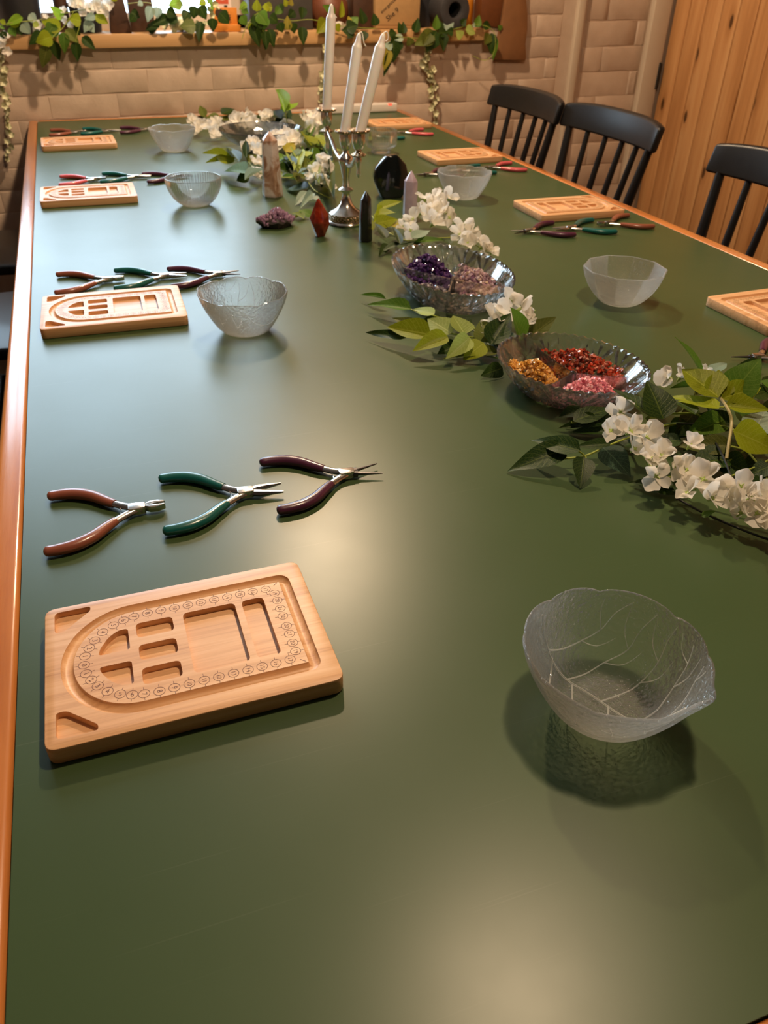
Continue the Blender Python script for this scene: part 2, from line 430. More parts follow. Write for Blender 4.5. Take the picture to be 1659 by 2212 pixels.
def brick_mesh(name, L, Hh, seed):
    r = random.Random(seed)
    bm = bmesh.new()
    bmesh.ops.create_cube(bm, size=1.0)
    bmesh.ops.scale(bm, vec=(L, 0.03, Hh), verts=bm.verts)
    bmesh.ops.subdivide_edges(bm, edges=[e for e in bm.edges if abs((e.verts[0].co - e.verts[1].co).x) > L * 0.5], cuts=3)
    fr = [e for e in bm.edges if all(v.co.y < 0 for v in e.verts) and e.calc_face_angle(0) > 0.5]
    bmesh.ops.bevel(bm, geom=fr, offset=0.0022, segments=2, profile=0.5, affect='EDGES')
    for v in bm.verts:
        if v.co.y < 0: v.co += Vector((r.uniform(-.0006, .0006), r.uniform(-.0006, .0006), r.uniform(-.0018, .0018)))
    me = bpy.data.meshes.new(name); bm.to_mesh(me); bm.free()
    return finish(me, True, 50)
def brick_zone(x0, x1, z0, z1, course, length, ox, skip):
    ms = [brick_mesh('brick', length - 0.0018, course - 0.0045, 5 + i) for i in range(3)]
    hs = [brick_mesh('brick', length / 2 - 0.0018, course - 0.0045, 15 + i) for i in range(2)]
    k = 0; z = z0
    while z + course * 0.5 < z1:
        x = x0 + (0.0 if k % 2 else -length / 2) + ox - length
        while x < x1:
            a, c = max(x, x0), min(x + length, x1)
            w = c - a
            if w > 0.03 and not skip((a + c) / 2, z + course / 2):
                me = (ms if w > length * 0.75 else hs)[rng.randrange(2 if w <= length * 0.75 else 3)]
                full = length if w > length * 0.75 else length / 2
                o = link('brick', me, MT['paint'], wall_back, ((a + c) / 2, WY + 0.0139 + rng.uniform(-.0004, .0004), z + course / 2 + 0.011 * ((a + c) / 2 - 0.7)))
                o.scale = ((w - 0.0018) / (full - 0.0018), 1, 1); o.rotation_euler = (0, -R(0.65) + rng.uniform(-.006, .006), 0)
            x += length
        z += course; k += 1
brick_zone(-0.75, 1.93, ZT - 0.513, ZT + 0.235, 0.0745, 0.228, 0.0, lambda x, z: (z < ZT - 0.03 and -0.05 < x < 1.08) or z > ZT + 0.21 + 0.011 * (x - .7))
brick_zone(1.62, 1.93, ZT + 0.2322, ZT + 0.52, 0.0745, 0.228, 0.08, lambda x, z: False)
brick_zone(2.04, 2.335, ZT - 0.36, ZT + 0.52, 0.092, 0.30, 0.1, lambda x, z: False)

# batten on the wall, door-side trim, pine cladding on the right
b = MB(); b.box((2.0, WY - 0.012, 1.3), (0.032, 0.028, 2.6)); struct('trim_1', b, MT['trim'], bevel=0.004)
b = MB(); b.box((2.382, WY - 0.014, 1.3), (0.082, 0.032, 2.6)); struct('trim_2', b, MT['trim'], bevel=0.003)
b = MB(); b.box((2.52, -.9, 1.3), (0.1, 9.0, 2.8))
wall_right = struct('wall_right', b, MT['groove'], smooth=False)
PW = 0.0975
b = MB(); b.box((0, 0, 0), (0.02, PW - 0.0040, 2.6))
pm = b.mesh('plank', bevel=0.0055, bseg=2, bang=60)
y = WY - 0.012; k = 0
while y > -1.5:
    o = link('plank', pm, MT['plank'], wall_right, (2.461 + rng.uniform(-.0008, .0008), y - PW / 2, 1.3 + 0.0), (0, 0, 0 if k % 2 else PI))
    y -= PW; k += 1
hg = empty('hinge', (2.432, WY - 0.012, ZT + 0.10), 0, 'black iron hinge between the pale door trim and the pine boards', 'hinge')
b = MB(); b.box((-.006, -.008, 0), (.012, .022, .092)); b.build('hinge_leaf', MT['hinge'], hg, bevel=.002)
b = MB(); b.tube([(-.012, -.016, -.05), (-.012, -.016, .05)], .0065, 12); b.build('hinge_pin', MT['hinge'], hg)

# window frame, panes
FY = WY + 0.24
GX1 = 0.68
b = MB(); b.box(((GX1 + WX1) / 2, WY + .20, (WZ0 + WZ1) / 2), (WX1 - GX1, .05, WZ1 - WZ0)); struct('wall_glare_block', b, MT['paint'], smooth=False)  # blind panel added to keep window glare off the right half
wf = MB()
zc = (WZ0 + WZ1) / 2; hh = WZ1 - WZ0
for x in (WX0 + .03, GX1 - .03): wf.box((x, FY, zc), (.06, .06, hh))
for z in (WZ0 + .045, WZ1 - .03): wf.box(((WX0 + GX1) / 2, FY, z), (GX1 - WX0, .06, .06))
win = struct('window_1', wf, MT['trim'], bevel=.004)
b = MB()
for x in (-0.34, 0.17): b.box((x, FY, zc), (.035, .045, hh - .1))
for z in (WZ0 + .62, WZ0 + 1.18): b.box(((WX0 + GX1) / 2, FY, z), (GX1 - WX0 - .1, .04, .028))
b.build('glazing_bar', MT['trim'], win, bevel=.003)
xs = [WX0 + .06, -0.3575, -0.3225, 0.1525, 0.1875, GX1 - .06]; zs = [WZ0 + .07, WZ0 + .606, WZ0 + .634, WZ0 + 1.166, WZ0 + 1.194, WZ1 - .06]
for i in range(3):
    for j in range(3):
        b = MB(); b.box(((xs[2 * i] + xs[2 * i + 1]) / 2, FY, (zs[2 * j] + zs[2 * j + 1]) / 2), (xs[2 * i + 1] - xs[2 * i] + .004, .004, zs[2 * j + 1] - zs[2 * j] + .004))
        b.build('pane', MT['pane'], win, smooth=False)
# the pine sill shelf, a little out of level
sl = MB(); sl.box((0, 0, 0), (1.95, 0.31, 0.041))
sill = sl.build('sill_shelf', MT['shelf'], None, (0.62, WY + 0.128, ZT + 0.2435), (0, R(-0.65), 0), bevel=.003)
sill['kind'] = 'structure'; sill.name = 'trim_3'; sill['label'] = 'pine window sill shelf'
def sillz(x): return ZT + 0.2648 + math.tan(R(0.65)) * (x - 0.62)

# ================================================================== TABLE
table = empty('work_table', (0.53, 1.65, 0), 0, 'long work table with a dark green laminate top and an orange pine edge', 'table')
ox, oy = 0.53, 1.65
def tl(x, y): return (x - ox, y - oy)
XL, XR0, XR1, Y0, Y1 = -0.116, 1.172, 1.207, 0.105, 3.225
def xr(yy): return XR0 + (XR1 - XR0) * (yy - Y0) / (Y1 - Y0)
b = MB(); b.prism([tl(XL, Y0), tl(xr(Y0), Y0), tl(xr(Y1), Y1), tl(XL, Y1)], ZT - 0.03, ZT)
b.build('tabletop', MT['green'], table, smooth=False)
def rail(name, poly, mat):
    q = MB(); q.prism([tl(*p) for p in poly], ZT - 0.048, ZT + 0.0012)
    q.build(name, mat, table, bevel=.006, bseg=3)
RW = 0.030; g = .0006
rail('side_rail', [(XL - RW, Y0 - RW), (XL - g, Y0 - RW), (XL - g, Y1 + .015), (XL - RW, Y1 + .015)], MT['rail_y'])
rail('side_rail', [(xr(Y0) + g, Y0 - RW), (xr(Y0) + RW, Y0 - RW), (xr(Y1) + RW, Y1 + .015), (xr(Y1) + g, Y1 + .015)], MT['rail_y'])
rail('end_rail', [(XL, Y0 - RW), (xr(Y0), Y0 - RW), (xr(Y0), Y0 - g), (XL, Y0 - g)], MT['rail_x'])
rail('end_rail', [(XL, Y1 + g), (xr(Y1), Y1 + g), (xr(Y1), Y1 + .015), (XL, Y1 + .015)], MT['rail_x'])
for yy in (0.32, 3.05):
    for xx in (0.02, 1.06):
        b = MB(); b.box((*tl(xx, yy), 0.35), (.075, .075, 0.70)); b.build('leg', MT['rail_y'], table, bevel=.006)
for yy in (0.32, 3.05):
    b = MB(); b.box((*tl(0.54, yy), 0.66), (.96, .03, .09)); b.build('apron', MT['rail_x'], table, bevel=.003)
for xx in (0.02, 1.06):
    b = MB(); b.box((*tl(xx, 1.685), 0.66), (.03, 2.65, .09)); b.build('apron', MT['rail_y'], table, bevel=.003)

# ================================================================== CHAIRS
def make_chair():
    """black spindle-back chair; origin on the floor under the seat, facing -x"""
    c = empty('spindle_chair')
    # seat, slightly dished, rounded
    poly = round_poly([(-.20, -.225), (.20, -.19), (.20, .19), (-.20, .225)], .07, 6)
    b = MB(); b.prism(poly, .425, .455); b.build('seat', MT['black'], c, bevel=.010, bseg=3)
    top = {}
    for s in (-1, 1):
        b = MB(); b.tube([(-.16, s * .17, .43), (-.19, s * .205, .0)], [.017, .012], 12); b.build('leg', MT['black'], c)
        b = MB(); b.tube([(.15, s * .15, .43), (.21, s * .195, .0)], [.017, .012], 12); b.build('leg', MT['black'], c)
    b = MB()
    for s in (-1, 1): b.tube([(-.172, s * .185, .22), (.178, s * .172, .22)], .009, 10)
    b.tube([(0, -.178, .22), (0, .178, .22)], .009, 10); b.build('stretcher', MT['black'], c)
    # curved crest rail
    def crest(t, z):                        # t -1..1 along the width, z height
        return Vector((.262 - .038 * t * t + (z - .85) * .25, t * .228, z))
    def rowz(t): return (.830 + .004 * abs(t), .903 - .010 * t ** 4)
    b = MB(); n = 14; vs = []; fs = []
    for i in range(n + 1):
        t = -1 + 2 * i / n; lo, hi = rowz(t)
        for zz, dx in ((lo, -.011), (lo, .011), (hi, .011), (hi, -.011)):
            p = crest(t, zz); p.x += dx; vs.append(p)
    for i in range(n):
        for k in range(4): fs.append((4 * i + k, 4 * i + (k + 1) % 4, 4 * i + 4 + (k + 1) % 4, 4 * i + 4 + k))
    fs += [(3, 2, 1, 0), (4 * n, 4 * n + 1, 4 * n + 2, 4 * n + 3)]
    b.add(vs, fs); b.build('crest_rail', MT['black'], c, bevel=.007, bseg=3, bang=50)
    for i, t in enumerate((-.86, -.53, -.18, .18, .53, .86)):
        a = crest(t, .845); foot = Vector((.172 - .018 * t * t, t * .178, .45))
        end = abs(t) > .8
        r0, r1 = (.0135, .0105) if end else (.0095, .0075)
        mid = (a + foot) / 2
        b = MB(); b.tube([foot, foot.lerp(a, .35), a], [r0 * (.8 if not end else .95), r0 * 1.1, r1], 12)
        b.build('stile' if end else 'spindle', MT['black'], c)
    return c
ch0 = make_chair()
spots = [
 (1.125, 2.455, 0, 'farthest black spindle chair on the right, nearest the brick wall'),
 (1.145, 2.005, 0, 'middle black spindle chair of the three along the right side'),
 (1.140, 1.335, 0, 'nearest black spindle chair on the right, cut by the frame, before pine cladding'),
 (-0.325, 2.79, PI, 'black chair on the left, only its dark seat beside the far end of the table'),
 (-0.325, 2.13, PI, 'black chair on the left, middle seat shining with window light'),
 (-0.325, 1.24, PI, 'black chair on the left nearest the camera, pale glare on its seat')]
for i, (x, y, a, lab) in enumerate(spots):
    o = ch0 if i == 0 else copy_tree(ch0)
    o.location = (x, y, 0); o.rotation_euler = (0, 0, a)
    tag(o, lab, 'chair', 'black spindle chairs around the table')

# ================================================================== BEAD BOARDS
def board_mesh():
    W, D, T = .2116, .149, .015
    b = MB(); b.prism(round_poly([(-W / 2, -D / 2), (W / 2, -D / 2), (W / 2, D / 2), (-W / 2, D / 2)], .009, 6), 0, T)
    base = b.build('board_base', None, bevel=.0012, bseg=2, bang=50)
    cut = MB(); mm = .001
    pk = [([(-67.3, 7.2), (-65.2, 15), (-58.6, 25.5), (-51, 31.5), (-43.4, 31.5), (-43.4, 7.2)], 3.2),
          ([(-67.3, -5.6), (-43.4, -5.6), (-43.4, -29.8), (-51, -29.8), (-58.6, -24), (-65.2, -13)], 3.2),
          ([(-37.2, 17.8), (-8.4, 17.8), (-8.4, 35), (-37.2, 35)], 4.5), ([(-37.2, -8), (-8.4, -8), (-8.4, 9.2), (-37.2, 9.2)], 4.5),
          ([(-37.2, -34), (-8.4, -34), (-8.4, -16.6), (-37.2, -16.6)], 4.5), ([(0, -34.3), (42.6, -34.3), (42.6, 35.6), (0, 35.6)], 5),
          ([(48.2, -34.3), (66.6, -34.3), (66.6, 35.6), (48.2, 35.6)], 5),
          ([(-98.3, 68.2), (-98.3, 43.5), (-91, 43.5), (-70.5, 63), (-70.5, 68.2)], 5),
          ([(-98.3, -66.2), (-70.5, -66.2), (-70.5, -61), (-91, -41.5), (-98.3, -41.5)], 5)]
    for poly, r in pk:
        q = round_poly([(x * mm, y * mm) for x, y in poly], r * mm, 6)
        cut.prism(q, T - .0055, T + .004)
    def boolean(obj, cme):
        c = link('cutter', cme, None)
        md = obj.modifiers.new('b', 'BOOLEAN'); md.operation = 'DIFFERENCE'; md.solver = 'EXACT'; md.use_self = True; md.object = c
        dg = bpy.context.evaluated_depsgraph_get()
        me = bpy.data.meshes.new_from_object(obj.evaluated_get(dg))
        obj.modifiers.clear(); obj.data = me
        bpy.data.objects.remove(c)
    boolean(base, cut.mesh('cutter', smooth=False))
    # the half-round bead channel around the plateau
    path = []
    cx, a1, b1, xe = -38.0, 51.8, 54.6, 88.6
    for k in range(33):
        t = PI / 2 + PI * k / 32
        path.append((cx + a1 * math.cos(t), b1 * math.sin(t) + .3))
    cr = 5.2
    for k in range(1, 9): path.append((cx + (xe - cr - cx) * k / 9, -b1 + .3))
    for k in range(7): t = -PI / 2 + PI / 2 * k / 6; path.append((xe - cr + cr * math.cos(t), -b1 + .3 + cr + cr * math.sin(t)))
    for k in range(1, 8): path.append((xe, -b1 + .3 + cr + (2 * b1 - 2 * cr) * k / 8))
    for k in range(7): t = PI / 2 * k / 6; path.append((xe - cr + cr * math.cos(t), b1 + .3 - cr + cr * math.sin(t)))
    for k in range(1, 9): path.append((xe - cr - (xe - cr - cx) * k / 9, b1 + .3))
    P = [Vector((x * mm, y * mm, T + .0006)) for x, y in path]; n = len(P); S2 = 14; r = .0048
    vs = []; fs = []
    for i, p in enumerate(P):
        d = (P[(i + 1) % n] - P[i - 1]).normalized(); a = Vector((d.y, -d.x, 0))
        for k in range(S2):
            t = 2 * PI * k / S2
            vs.append(p + a * math.cos(t) * r + Vector((0, 0, 1)) * math.sin(t) * r)
    for i in range(n):
        j = (i + 1) % n
        for k in range(S2): fs.append((i * S2 + k, i * S2 + (k + 1) % S2, j * S2 + (k + 1) % S2, j * S2 + k))
    g2 = MB(); g2.add(vs, fs)
    boolean(base, g2.mesh('cutter', smooth=False))
    me = base.data; bpy.data.objects.remove(base)
    me.materials.clear(); me.name = 'board_base'
    return finish(me, True, 35)

def text_polys(s, size, rot, cx, cy, out, z):
    cu = bpy.data.curves.new('t', 'FONT'); cu.body = s; cu.size = size; cu.align_x = 'CENTER'; cu.align_y = 'CENTER'; cu.resolution_u = 3
    o = bpy.data.objects.new('t', cu); COL.objects.link(o)
    dg = bpy.context.evaluated_depsgraph_get()
    me = bpy.data.meshes.new_from_object(o.evaluated_get(dg))
    c, sn = math.cos(rot), math.sin(rot)
    out.add([(cx + c * v.co.x - sn * v.co.y, cy + sn * v.co.x + c * v.co.y, z) for v in me.vertices], [tuple(p.vertices) for p in me.polygons])
    bpy.data.objects.remove(o); bpy.data.curves.remove(cu); bpy.data.meshes.remove(me)

def scale_mesh():
    out = MB(); z = .01508; mm = .001
    half = [(-77.7, 0, 0), (-76.6, 9.5, 1), (-73.2, 17.3, 2), (-68.9, 24.9, 3), (-62.5, 32.6, 4), (-54, 38.2, 5), (-45.9, 41.6, 6), (-37.6, 43.4, 7),
            (-26.8, 44.4, 8), (-16.1, 44.3, 9), (-5.2, 43.9, 10), (5.7, 43.9, 11), (16.5, 43.9, 12), (27.5, 43.9, 13), (38.5, 43.9, 14), (49.3, 43.9, 15), (60, 43.9, 16), (71.1, 43.4, 17),
            (77.3, 36.2, 19), (77.3, 26.4, 20), (77.3, 15.8, 21), (77.3, 6.2, 22)]
    def seg(p, q, w=.00016):
        p = Vector(p); q = Vector(q); d = (q - p).normalized(); a = Vector((-d.y, d.x)) * w
        out.add([(*(p + a), z), (*(p - a), z), (*(q - a), z), (*(q + a), z)], [(0, 1, 2, 3)])
    for s in (1, -1):
        for (x, y, num) in half:
            if num == 0 and s < 0: continue
            X, Y = x * mm, (s * y + .7) * mm
            r = .0042; n = 28
            vs = []
            for k in range(n):
                t = 2 * PI * k / n
                vs += [(X + math.cos(t) * r, Y + math.sin(t) * r, z), (X + math.cos(t) * (r - .0004), Y + math.sin(t) * (r - .0004), z)]
            out.add(vs, [(2 * k, 2 * ((k + 1) % n), 2 * ((k + 1) % n) + 1, 2 * k + 1) for k in range(n)])
            if num >= 19: d = Vector((1, 0))
            elif num >= 7: d = Vector((0, 1))
            else:
                d = Vector((x + 38, s * y * 1.0)).normalized()
            for e in (1, -1): seg(Vector((X, Y)) + d * r * e, Vector((X, Y)) + d * (r + .0024) * e)
            rot = -90
            if s < 0 and num <= 6: rot = {0: -90, 1: -75, 2: -55, 3: -45, 4: -25, 5: -8, 6: 0}[num]
            text_polys(str(num), .0056 if num < 10 else .0048, R(rot), X, Y, out, z)
        seg((.0785, s * .0458 + .0007), (.0822, s * .0492 + .0007), .00025)
    me = out.mesh('printed_scale', smooth=False)
    return me

BME = board_mesh(); SME = scale_mesh()
boards = [
 (0.0122, 0.4659, -0.2, 'bamboo bead board nearest the camera, on the left of the table'),
 (0.0078, 1.2493, -1.4, 'second bamboo bead board from the front on the left, beside the leaf bowl'),
 (0.0039, 2.0415, -0.3, 'third bamboo bead board on the left, beside the fluted bowl'),
 (0.0044, 2.7266, 1.2, 'farthest bamboo bead board on the left, near the brick wall'),
 (1.0480, 0.9405, 181.0, 'bamboo bead board cut off by the right edge of the picture'),
 (1.0423, 1.6252, 179.1, 'bamboo bead board with its pliers in front, by the middle right chair'),
 (1.0518, 2.2555, 181.8, 'bamboo bead board behind the far leaf bowl on the right'),
 (1.0790, 2.8550, 181.0, 'farthest bamboo bead board on the right, partly hidden by candles')]
for i, (x, y, a, lab) in enumerate(boards):
    o = empty('bead_board', (x, y, ZT + .0004), R(a), lab, 'bead board', 'bamboo bead boards at each place')
    link('board_base', BME, MT['bamboo'], o)
    link('printed_scale', SME, MT['print'], o)

# ================================================================== PLIERS
def grip_path(s):
    p = smooth_path([(-.0215, s * .0155, .0062), (-.031, s * .0245, .0062), (-.043, s * .0365, .0062), (-.058, s * .0450, .0062), (-.073, s * .0480, .0062), (-.086, s * .0478, .0062)], 5)
    n = len(p); rad = []
    for i in range(n):
        t = i / (n - 1)
        rr = .0047 + .0020 * math.sin(PI * min(1, t * 1.15) * .8)
        if t > .93: rr *= max(.35, 1 - ((t - .93) / .07) ** 2 * .6)
        rad.append(rr)
    return p, rad
PMESH = {}
def plier_meshes():
    for s, nm in ((1, 'a'), (-1, 'b')):
        p, rad = grip_path(s)
        b = MB(); b.tube(p, rad, 14, True, .82); PMESH['grip' + nm] = b.mesh('grip', sharp=60)
        # steel arm from the joint to the grip (crosses over)
        b = MB(); b.tube(smooth_path([(.006, -s * .003, .0062), (-.004, s * .0035, .0064), (-.013, s * .0090, .0062), (-.0235, s * .0172, .0062)], 5), [.0042] * 16, 8, True, .75)
        PMESH['arm' + nm] = b.mesh('arm', sharp=50)
        b = MB(); b.tube([(-.022, s * .0145, .0062), (-.0165, s * .0075, .0062), (-.0155, s * .0015, .0062)], .0005, 5); PMESH['spring' + nm] = b.mesh('spring')
    b = MB(); b.prism(round_poly([(-.009, -.0062), (.008, -.0052), (.008, .0052), (-.009, .0062)], .003, 4), .0022, .0105); PMESH['joint'] = b.mesh('joint', bevel=.0008)
    def jaw(kind, s):
        b = MB()
        if kind == 'cutter':
            poly = [(.006, s * .0006), (.012, s * .0058), (.020, s * .0062), (.0265, s * .0036), (.0275, s * .0020), (.018, s * .0022)]
            if s < 0: poly = poly[::-1]
            b.prism(poly, .0032, .0102)
            return b.mesh('jaw', bevel=.001)
        if kind == 'flat':
            b.tube([(.006, s * .0024, .0062), (.013, s * .0048, .0062), (.024, s * .0065, .0062), (.0375, s * .0085, .0062)], [.0036, .0036, .0026, .0012], 6, True, 1.0)
            return b.mesh('jaw', sharp=30)
        b.tube([(.006, s * .0022, .0062), (.0115, s * .0038, .0062)], [.0036, .0036], 8)
        b.tube([(.0112, s * .0037, .0062), (.037, s * .0105, .0062)], [.0021, .0007], 10)
        return b.mesh('jaw', sharp=40)
    for k in ('cutter', 'flat', 'round'):
        PMESH[k + 'a'] = jaw(k, 1); PMESH[k + 'b'] = jaw(k, -1)
plier_meshes()
KINDN = {'cutter': 'side cutters', 'flat': 'chain nose pliers', 'round': 'round nose pliers'}
def pliers(kind, col, x, y, a, label, sp=1.0):
    o = empty('pliers', (x, y, ZT - .0006), R(a), label, 'pliers', 'jewellery pliers at each place')
    for nm in 'ab':
        g = link('grip', PMESH['grip' + nm], None, o); 
        if not g.data.materials: g.data.materials.append(MT['grip_copper'])
        g.material_slots[0].link = 'OBJECT'; g.material_slots[0].material = MT['grip_' + col]
        g.scale = (1, sp, 1)
        link('arm', PMESH['arm' + nm], MT['steel'], o)
        link('jaw', PMESH[kind + nm], MT['dark_steel'] if kind == 'round' else MT['steel'], o)
        link('spring', PMESH['spring' + nm], MT['steel'], o)
    link('joint', PMESH['joint'], MT['steel'], o)
for args in [
 ('cutter', 'copper', -.0085, .6825, -2, 'copper gripped side cutters nearest the camera, left of the teal pair'),
 ('flat', 'teal', .1000, .6785, -4, 'teal gripped pliers nearest the camera, between copper and purple pairs'),
 ('round', 'purple', .2100, .6815, -2, 'purple gripped round nose pliers nearest the camera'),
 ('cutter', 'copper', .0080, 1.4120, -2, 'copper gripped side cutters behind the second left bead board'),
 ('flat', 'teal', .1030, 1.4030, -4, 'teal gripped pliers behind the second left bead board'),
 ('round', 'purple', .1940, 1.3870, -3, 'purple gripped round nose pliers reaching behind the left leaf bowl'),
 ('cutter', 'pink', .0260, 2.2190, -2, 'pink gripped side cutters behind the third left bead board'),
 ('flat', 'teal', .1260, 2.2230, -6, 'teal gripped pliers behind the third left bead board'),
 ('round', 'purple', .2310, 2.2060, 2, 'dark purple pliers whose tips show behind the fluted bowl'),
 ('cutter', 'copper', .0080, 2.9450, -2, 'dusty pink side cutters behind the farthest left bead board'),
 ('flat', 'teal', .1050, 2.9450, -5, 'teal pliers behind the farthest left bead board'),
 ('round', 'purple', .2250, 2.9420, -4, 'purple pliers by the farthest left glass bowl'),
 ('round', 'purple', .8640, 1.4850, 178, 'purple gripped round nose pliers on the right, before a board, tips to the left'),
 ('flat', 'teal', .9620, 1.4810, 178, 'teal gripped pliers on the right between purple and copper pairs'),
 ('cutter', 'copper', 1.0650, 1.4930, 179, 'copper gripped side cutters at the right table edge'),
 ('round', 'purple', .8700, 2.0600, 184, 'purple pliers half hidden behind the far right leaf bowl'),
 ('flat', 'teal', .9760, 2.0800, 182, 'teal pliers almost hidden behind the far right leaf bowl'),
 ('cutter', 'pink', 1.0780, 2.0960, 178, 'coral pink side cutters beyond the far right leaf bowl'),
 ('cutter', 'pink', 1.0450, 2.6900, 178, 'coral pink side cutters by the far right bead board'),
 ('flat', 'teal', .9250, 2.6450, 178, 'teal pliers partly behind the footed glass tumbler'),
 ('round', 'purple', .8640, .8000, 178, 'purple round nose pliers cut by the right edge above the garland')]:
    pliers(*args)

# ================================================================== GLASS BOWLS
def arc_profile(out, thick, floor):
    """outer profile up, rim, inner profile down"""
    o = [Vector((r, z)) for r, z in out]
    inn = []
    for i in range(len(o) - 1, -1, -1):
        d = (o[min(i + 1, len(o) - 1)] - o[max(i - 1, 0)]).normalized()
        q = o[i] + Vector((-d.y, d.x)) * thick
        if q.y < floor: q.y = floor
        inn.append((max(q.x, .0015), q.y))
    inn = [inn[0]] + [p for p in inn[1:]]
    return out + [((out[-1][0] + inn[0][0]) / 2, max(out[-1][1], inn[0][1]) + thick * .35)] + inn
def dense(p, n=5):
    return [tuple(q)[:2] for q in smooth_path([(r, z, 0) for r, z in p], n)]
def vein_lines():
    r = random.Random(4); L = []
    L.append([(-.93, .05), (-.6, -.02), (-.2, .02), (.2, -.02), (.5, .01), (.78, 0)])
    for k, x0 in enumerate((-.62, -.34, -.02, .30, .58)):
        for s in (1, -1):
            x = x0 + (.07 if s < 0 else 0)
            e = [(x, 0), (x + .10, s * .16), (x + .17, s * .36), (x + .26, s * .56), (x + .30, s * .76), (x + .40, s * .93)]
            e = [(a + r.uniform(-.02, .02) * (i > 0), c) for i, (a, c) in enumerate(e)]
            L.append(e)
            j = e[3]; L.append([j, (j[0] - .12, j[1] + s * .14), (j[0] - .16, j[1] + s * .34)])
            j = e[2]; L.append([j, (j[0] + .14, j[1] + s * .07), (j[0] + .24, j[1] + s * .22)])
    return L
def vein_field(pts):
    d = np.full(len(pts), 9.0)
    for L in vein_lines():
        for a, c in zip(L[:-1], L[1:]):
            a = np.array(a); c = np.array(c); ab = c - a
            t = np.clip(((pts - a) @ ab) / (ab @ ab), 0, 1)
            d = np.minimum(d, np.linalg.norm(pts - (a + t[:, None] * ab), axis=1))
    return np.exp(-(d / .018) ** 2)
def leaf_bowl_mesh(veins=True, tip=.006):
    seg = 220
    out = dense([(.001, .0), (.020, .0), (.031, .0012), (.040, .008), (.049, .021), (.057, .036), (.0625, .049), (.0655, .060)], 5)
    prof = arc_profile(out, .0026, .0034); no = len(out)
    s = [0]
    for i in range(1, len(prof)): s.append(abs(Vector(prof[i]).length))
    inner = prof[no + 1:]
    acc = [0]; 
    for i in range(len(inner) - 1, 0, -1): acc.append(acc[-1] + (Vector(inner[i]) - Vector(inner[i - 1])).length)
    acc = list(reversed(acc)); tot = acc[0]
    lobes = [0, 37, 74, 128, 165, 205, 245, 285, 322, 360]
    def lobe(t):
        a = math.degrees(t) % 360
        for p, q in zip(lobes[:-1], lobes[1:]):
            if p <= a <= q: return math.sin(PI * (a - p) / (q - p)) ** .45
        return 0
    pos = []
    for i in range(len(prof)):
        for k in range(seg):
            pos.append((i, 2 * PI * k / seg))
    vf = None
    if veins:
        pts = np.array([((acc[i - no - 1] / tot) * math.cos(t), (acc[i - no - 1] / tot) * math.sin(t)) if i > no else (5, 5) for i, t in pos])
        vf = vein_field(pts)
    def fn(i, t, r, z):
        h = min(1, max(0, (z - .030) / .030))
        tt = (t + PI) % (2 * PI) - PI
        tipf = math.exp(-(tt / .13) ** 2)
        rr = r * (1 + h * (.022 * (lobe(t) - .6) + tip / .0655 * tipf))
        zz = z + h * (.0042 * (lobe(t) - .9) + .001 * tipf)
        if vf is not None and i > no:
            v = vf[i * seg + int(round(t / (2 * PI) * seg)) % seg] * .0011
            rr -= v * min(1, z / .02); zz += v * max(0, 1 - z / .03)
        return rr, zz
    b = MB(); b.lathe(prof, seg, fn=fn)
    return b.mesh('bowl_body', sharp=0)
LBM = leaf_bowl_mesh(False)
# raised veins on the inside of the leaf bowls: one ridge per vein, following the inner wall
INNER = [(0.0, .0036), (.020, .0037), (.0300, .0048), (.0380, .0106), (.0468, .0226), (.0545, .0370), (.0600, .0496), (.0632, .0590)]
def on_inner(x, y):
    ac = [0]
    for a, c in zip(INNER[:-1], INNER[1:]): ac.append(ac[-1] + math.hypot(c[0] - a[0], c[1] - a[1]))
    s = min(.985, math.hypot(x, y)) * ac[-1]; t = math.atan2(y, x)
    for i in range(len(ac) - 1):
        if s <= ac[i + 1] + 1e-9:
            u = (s - ac[i]) / (ac[i + 1] - ac[i]); r = INNER[i][0] + (INNER[i + 1][0] - INNER[i][0]) * u; z = INNER[i][1] + (INNER[i + 1][1] - INNER[i][1]) * u
            return Vector((r * math.cos(t), r * math.sin(t), z))
VEINS = []
for i, L in enumerate(vein_lines()):
    d2 = smooth_path([(x, y, 0) for x, y in L], 5); pts = [on_inner(q.x, q.y) for q in d2 if math.hypot(q.x, q.y) < .965]; n = len(pts)
    w = .0007 if i == 0 else (.00062 if len(L) > 3 else .0004)
    b = MB(); b.tube(pts, [w * (1 - .6 * k / (n - 1)) if i else w for k in range(n)], 6); VEINS.append(b.mesh('leaf_vein'))
def add_veins(o):
    for v in VEINS: link('leaf_vein', v, MT['glass_vein'], o)
    return o
def bowl(me, mat, x, y, rz, label, sc=1.0, cat='bowl', name='glass_bowl', group='glass bowls around the table'):
    o = link(name, me, mat, None, (x, y, ZT + .0004), (0, 0, R(rz)), (sc, sc, sc))
    return tag(o, label, cat, group)
add_veins(bowl(LBM, MT['glass_leaf'], .295, .316, -60, 'clear leaf shaped glass bowl nearest the camera, veins across its inside'))
LB2 = LBM.copy(); LB2.materials.clear()
add_veins(bowl(LB2, MT['glass_leaf'], .190, 1.126, 150, 'leaf veined glass bowl on the left, right of the second bead board'))
LB3 = LBM.copy(); LB3.materials.clear()
add_veins(bowl(LB3, MT['glass_frost'], .861, 1.812, 80, 'frosted leaf glass bowl on the right with coral pliers behind it'))
LB4 = leaf_bowl_mesh(False, 0); LB4.name = 'bowl_body'
bowl(LB4, MT['glass_frost'], .269, 2.577, 20, 'smooth frosted bowl with wavy rim, farthest on the left', 1.03)

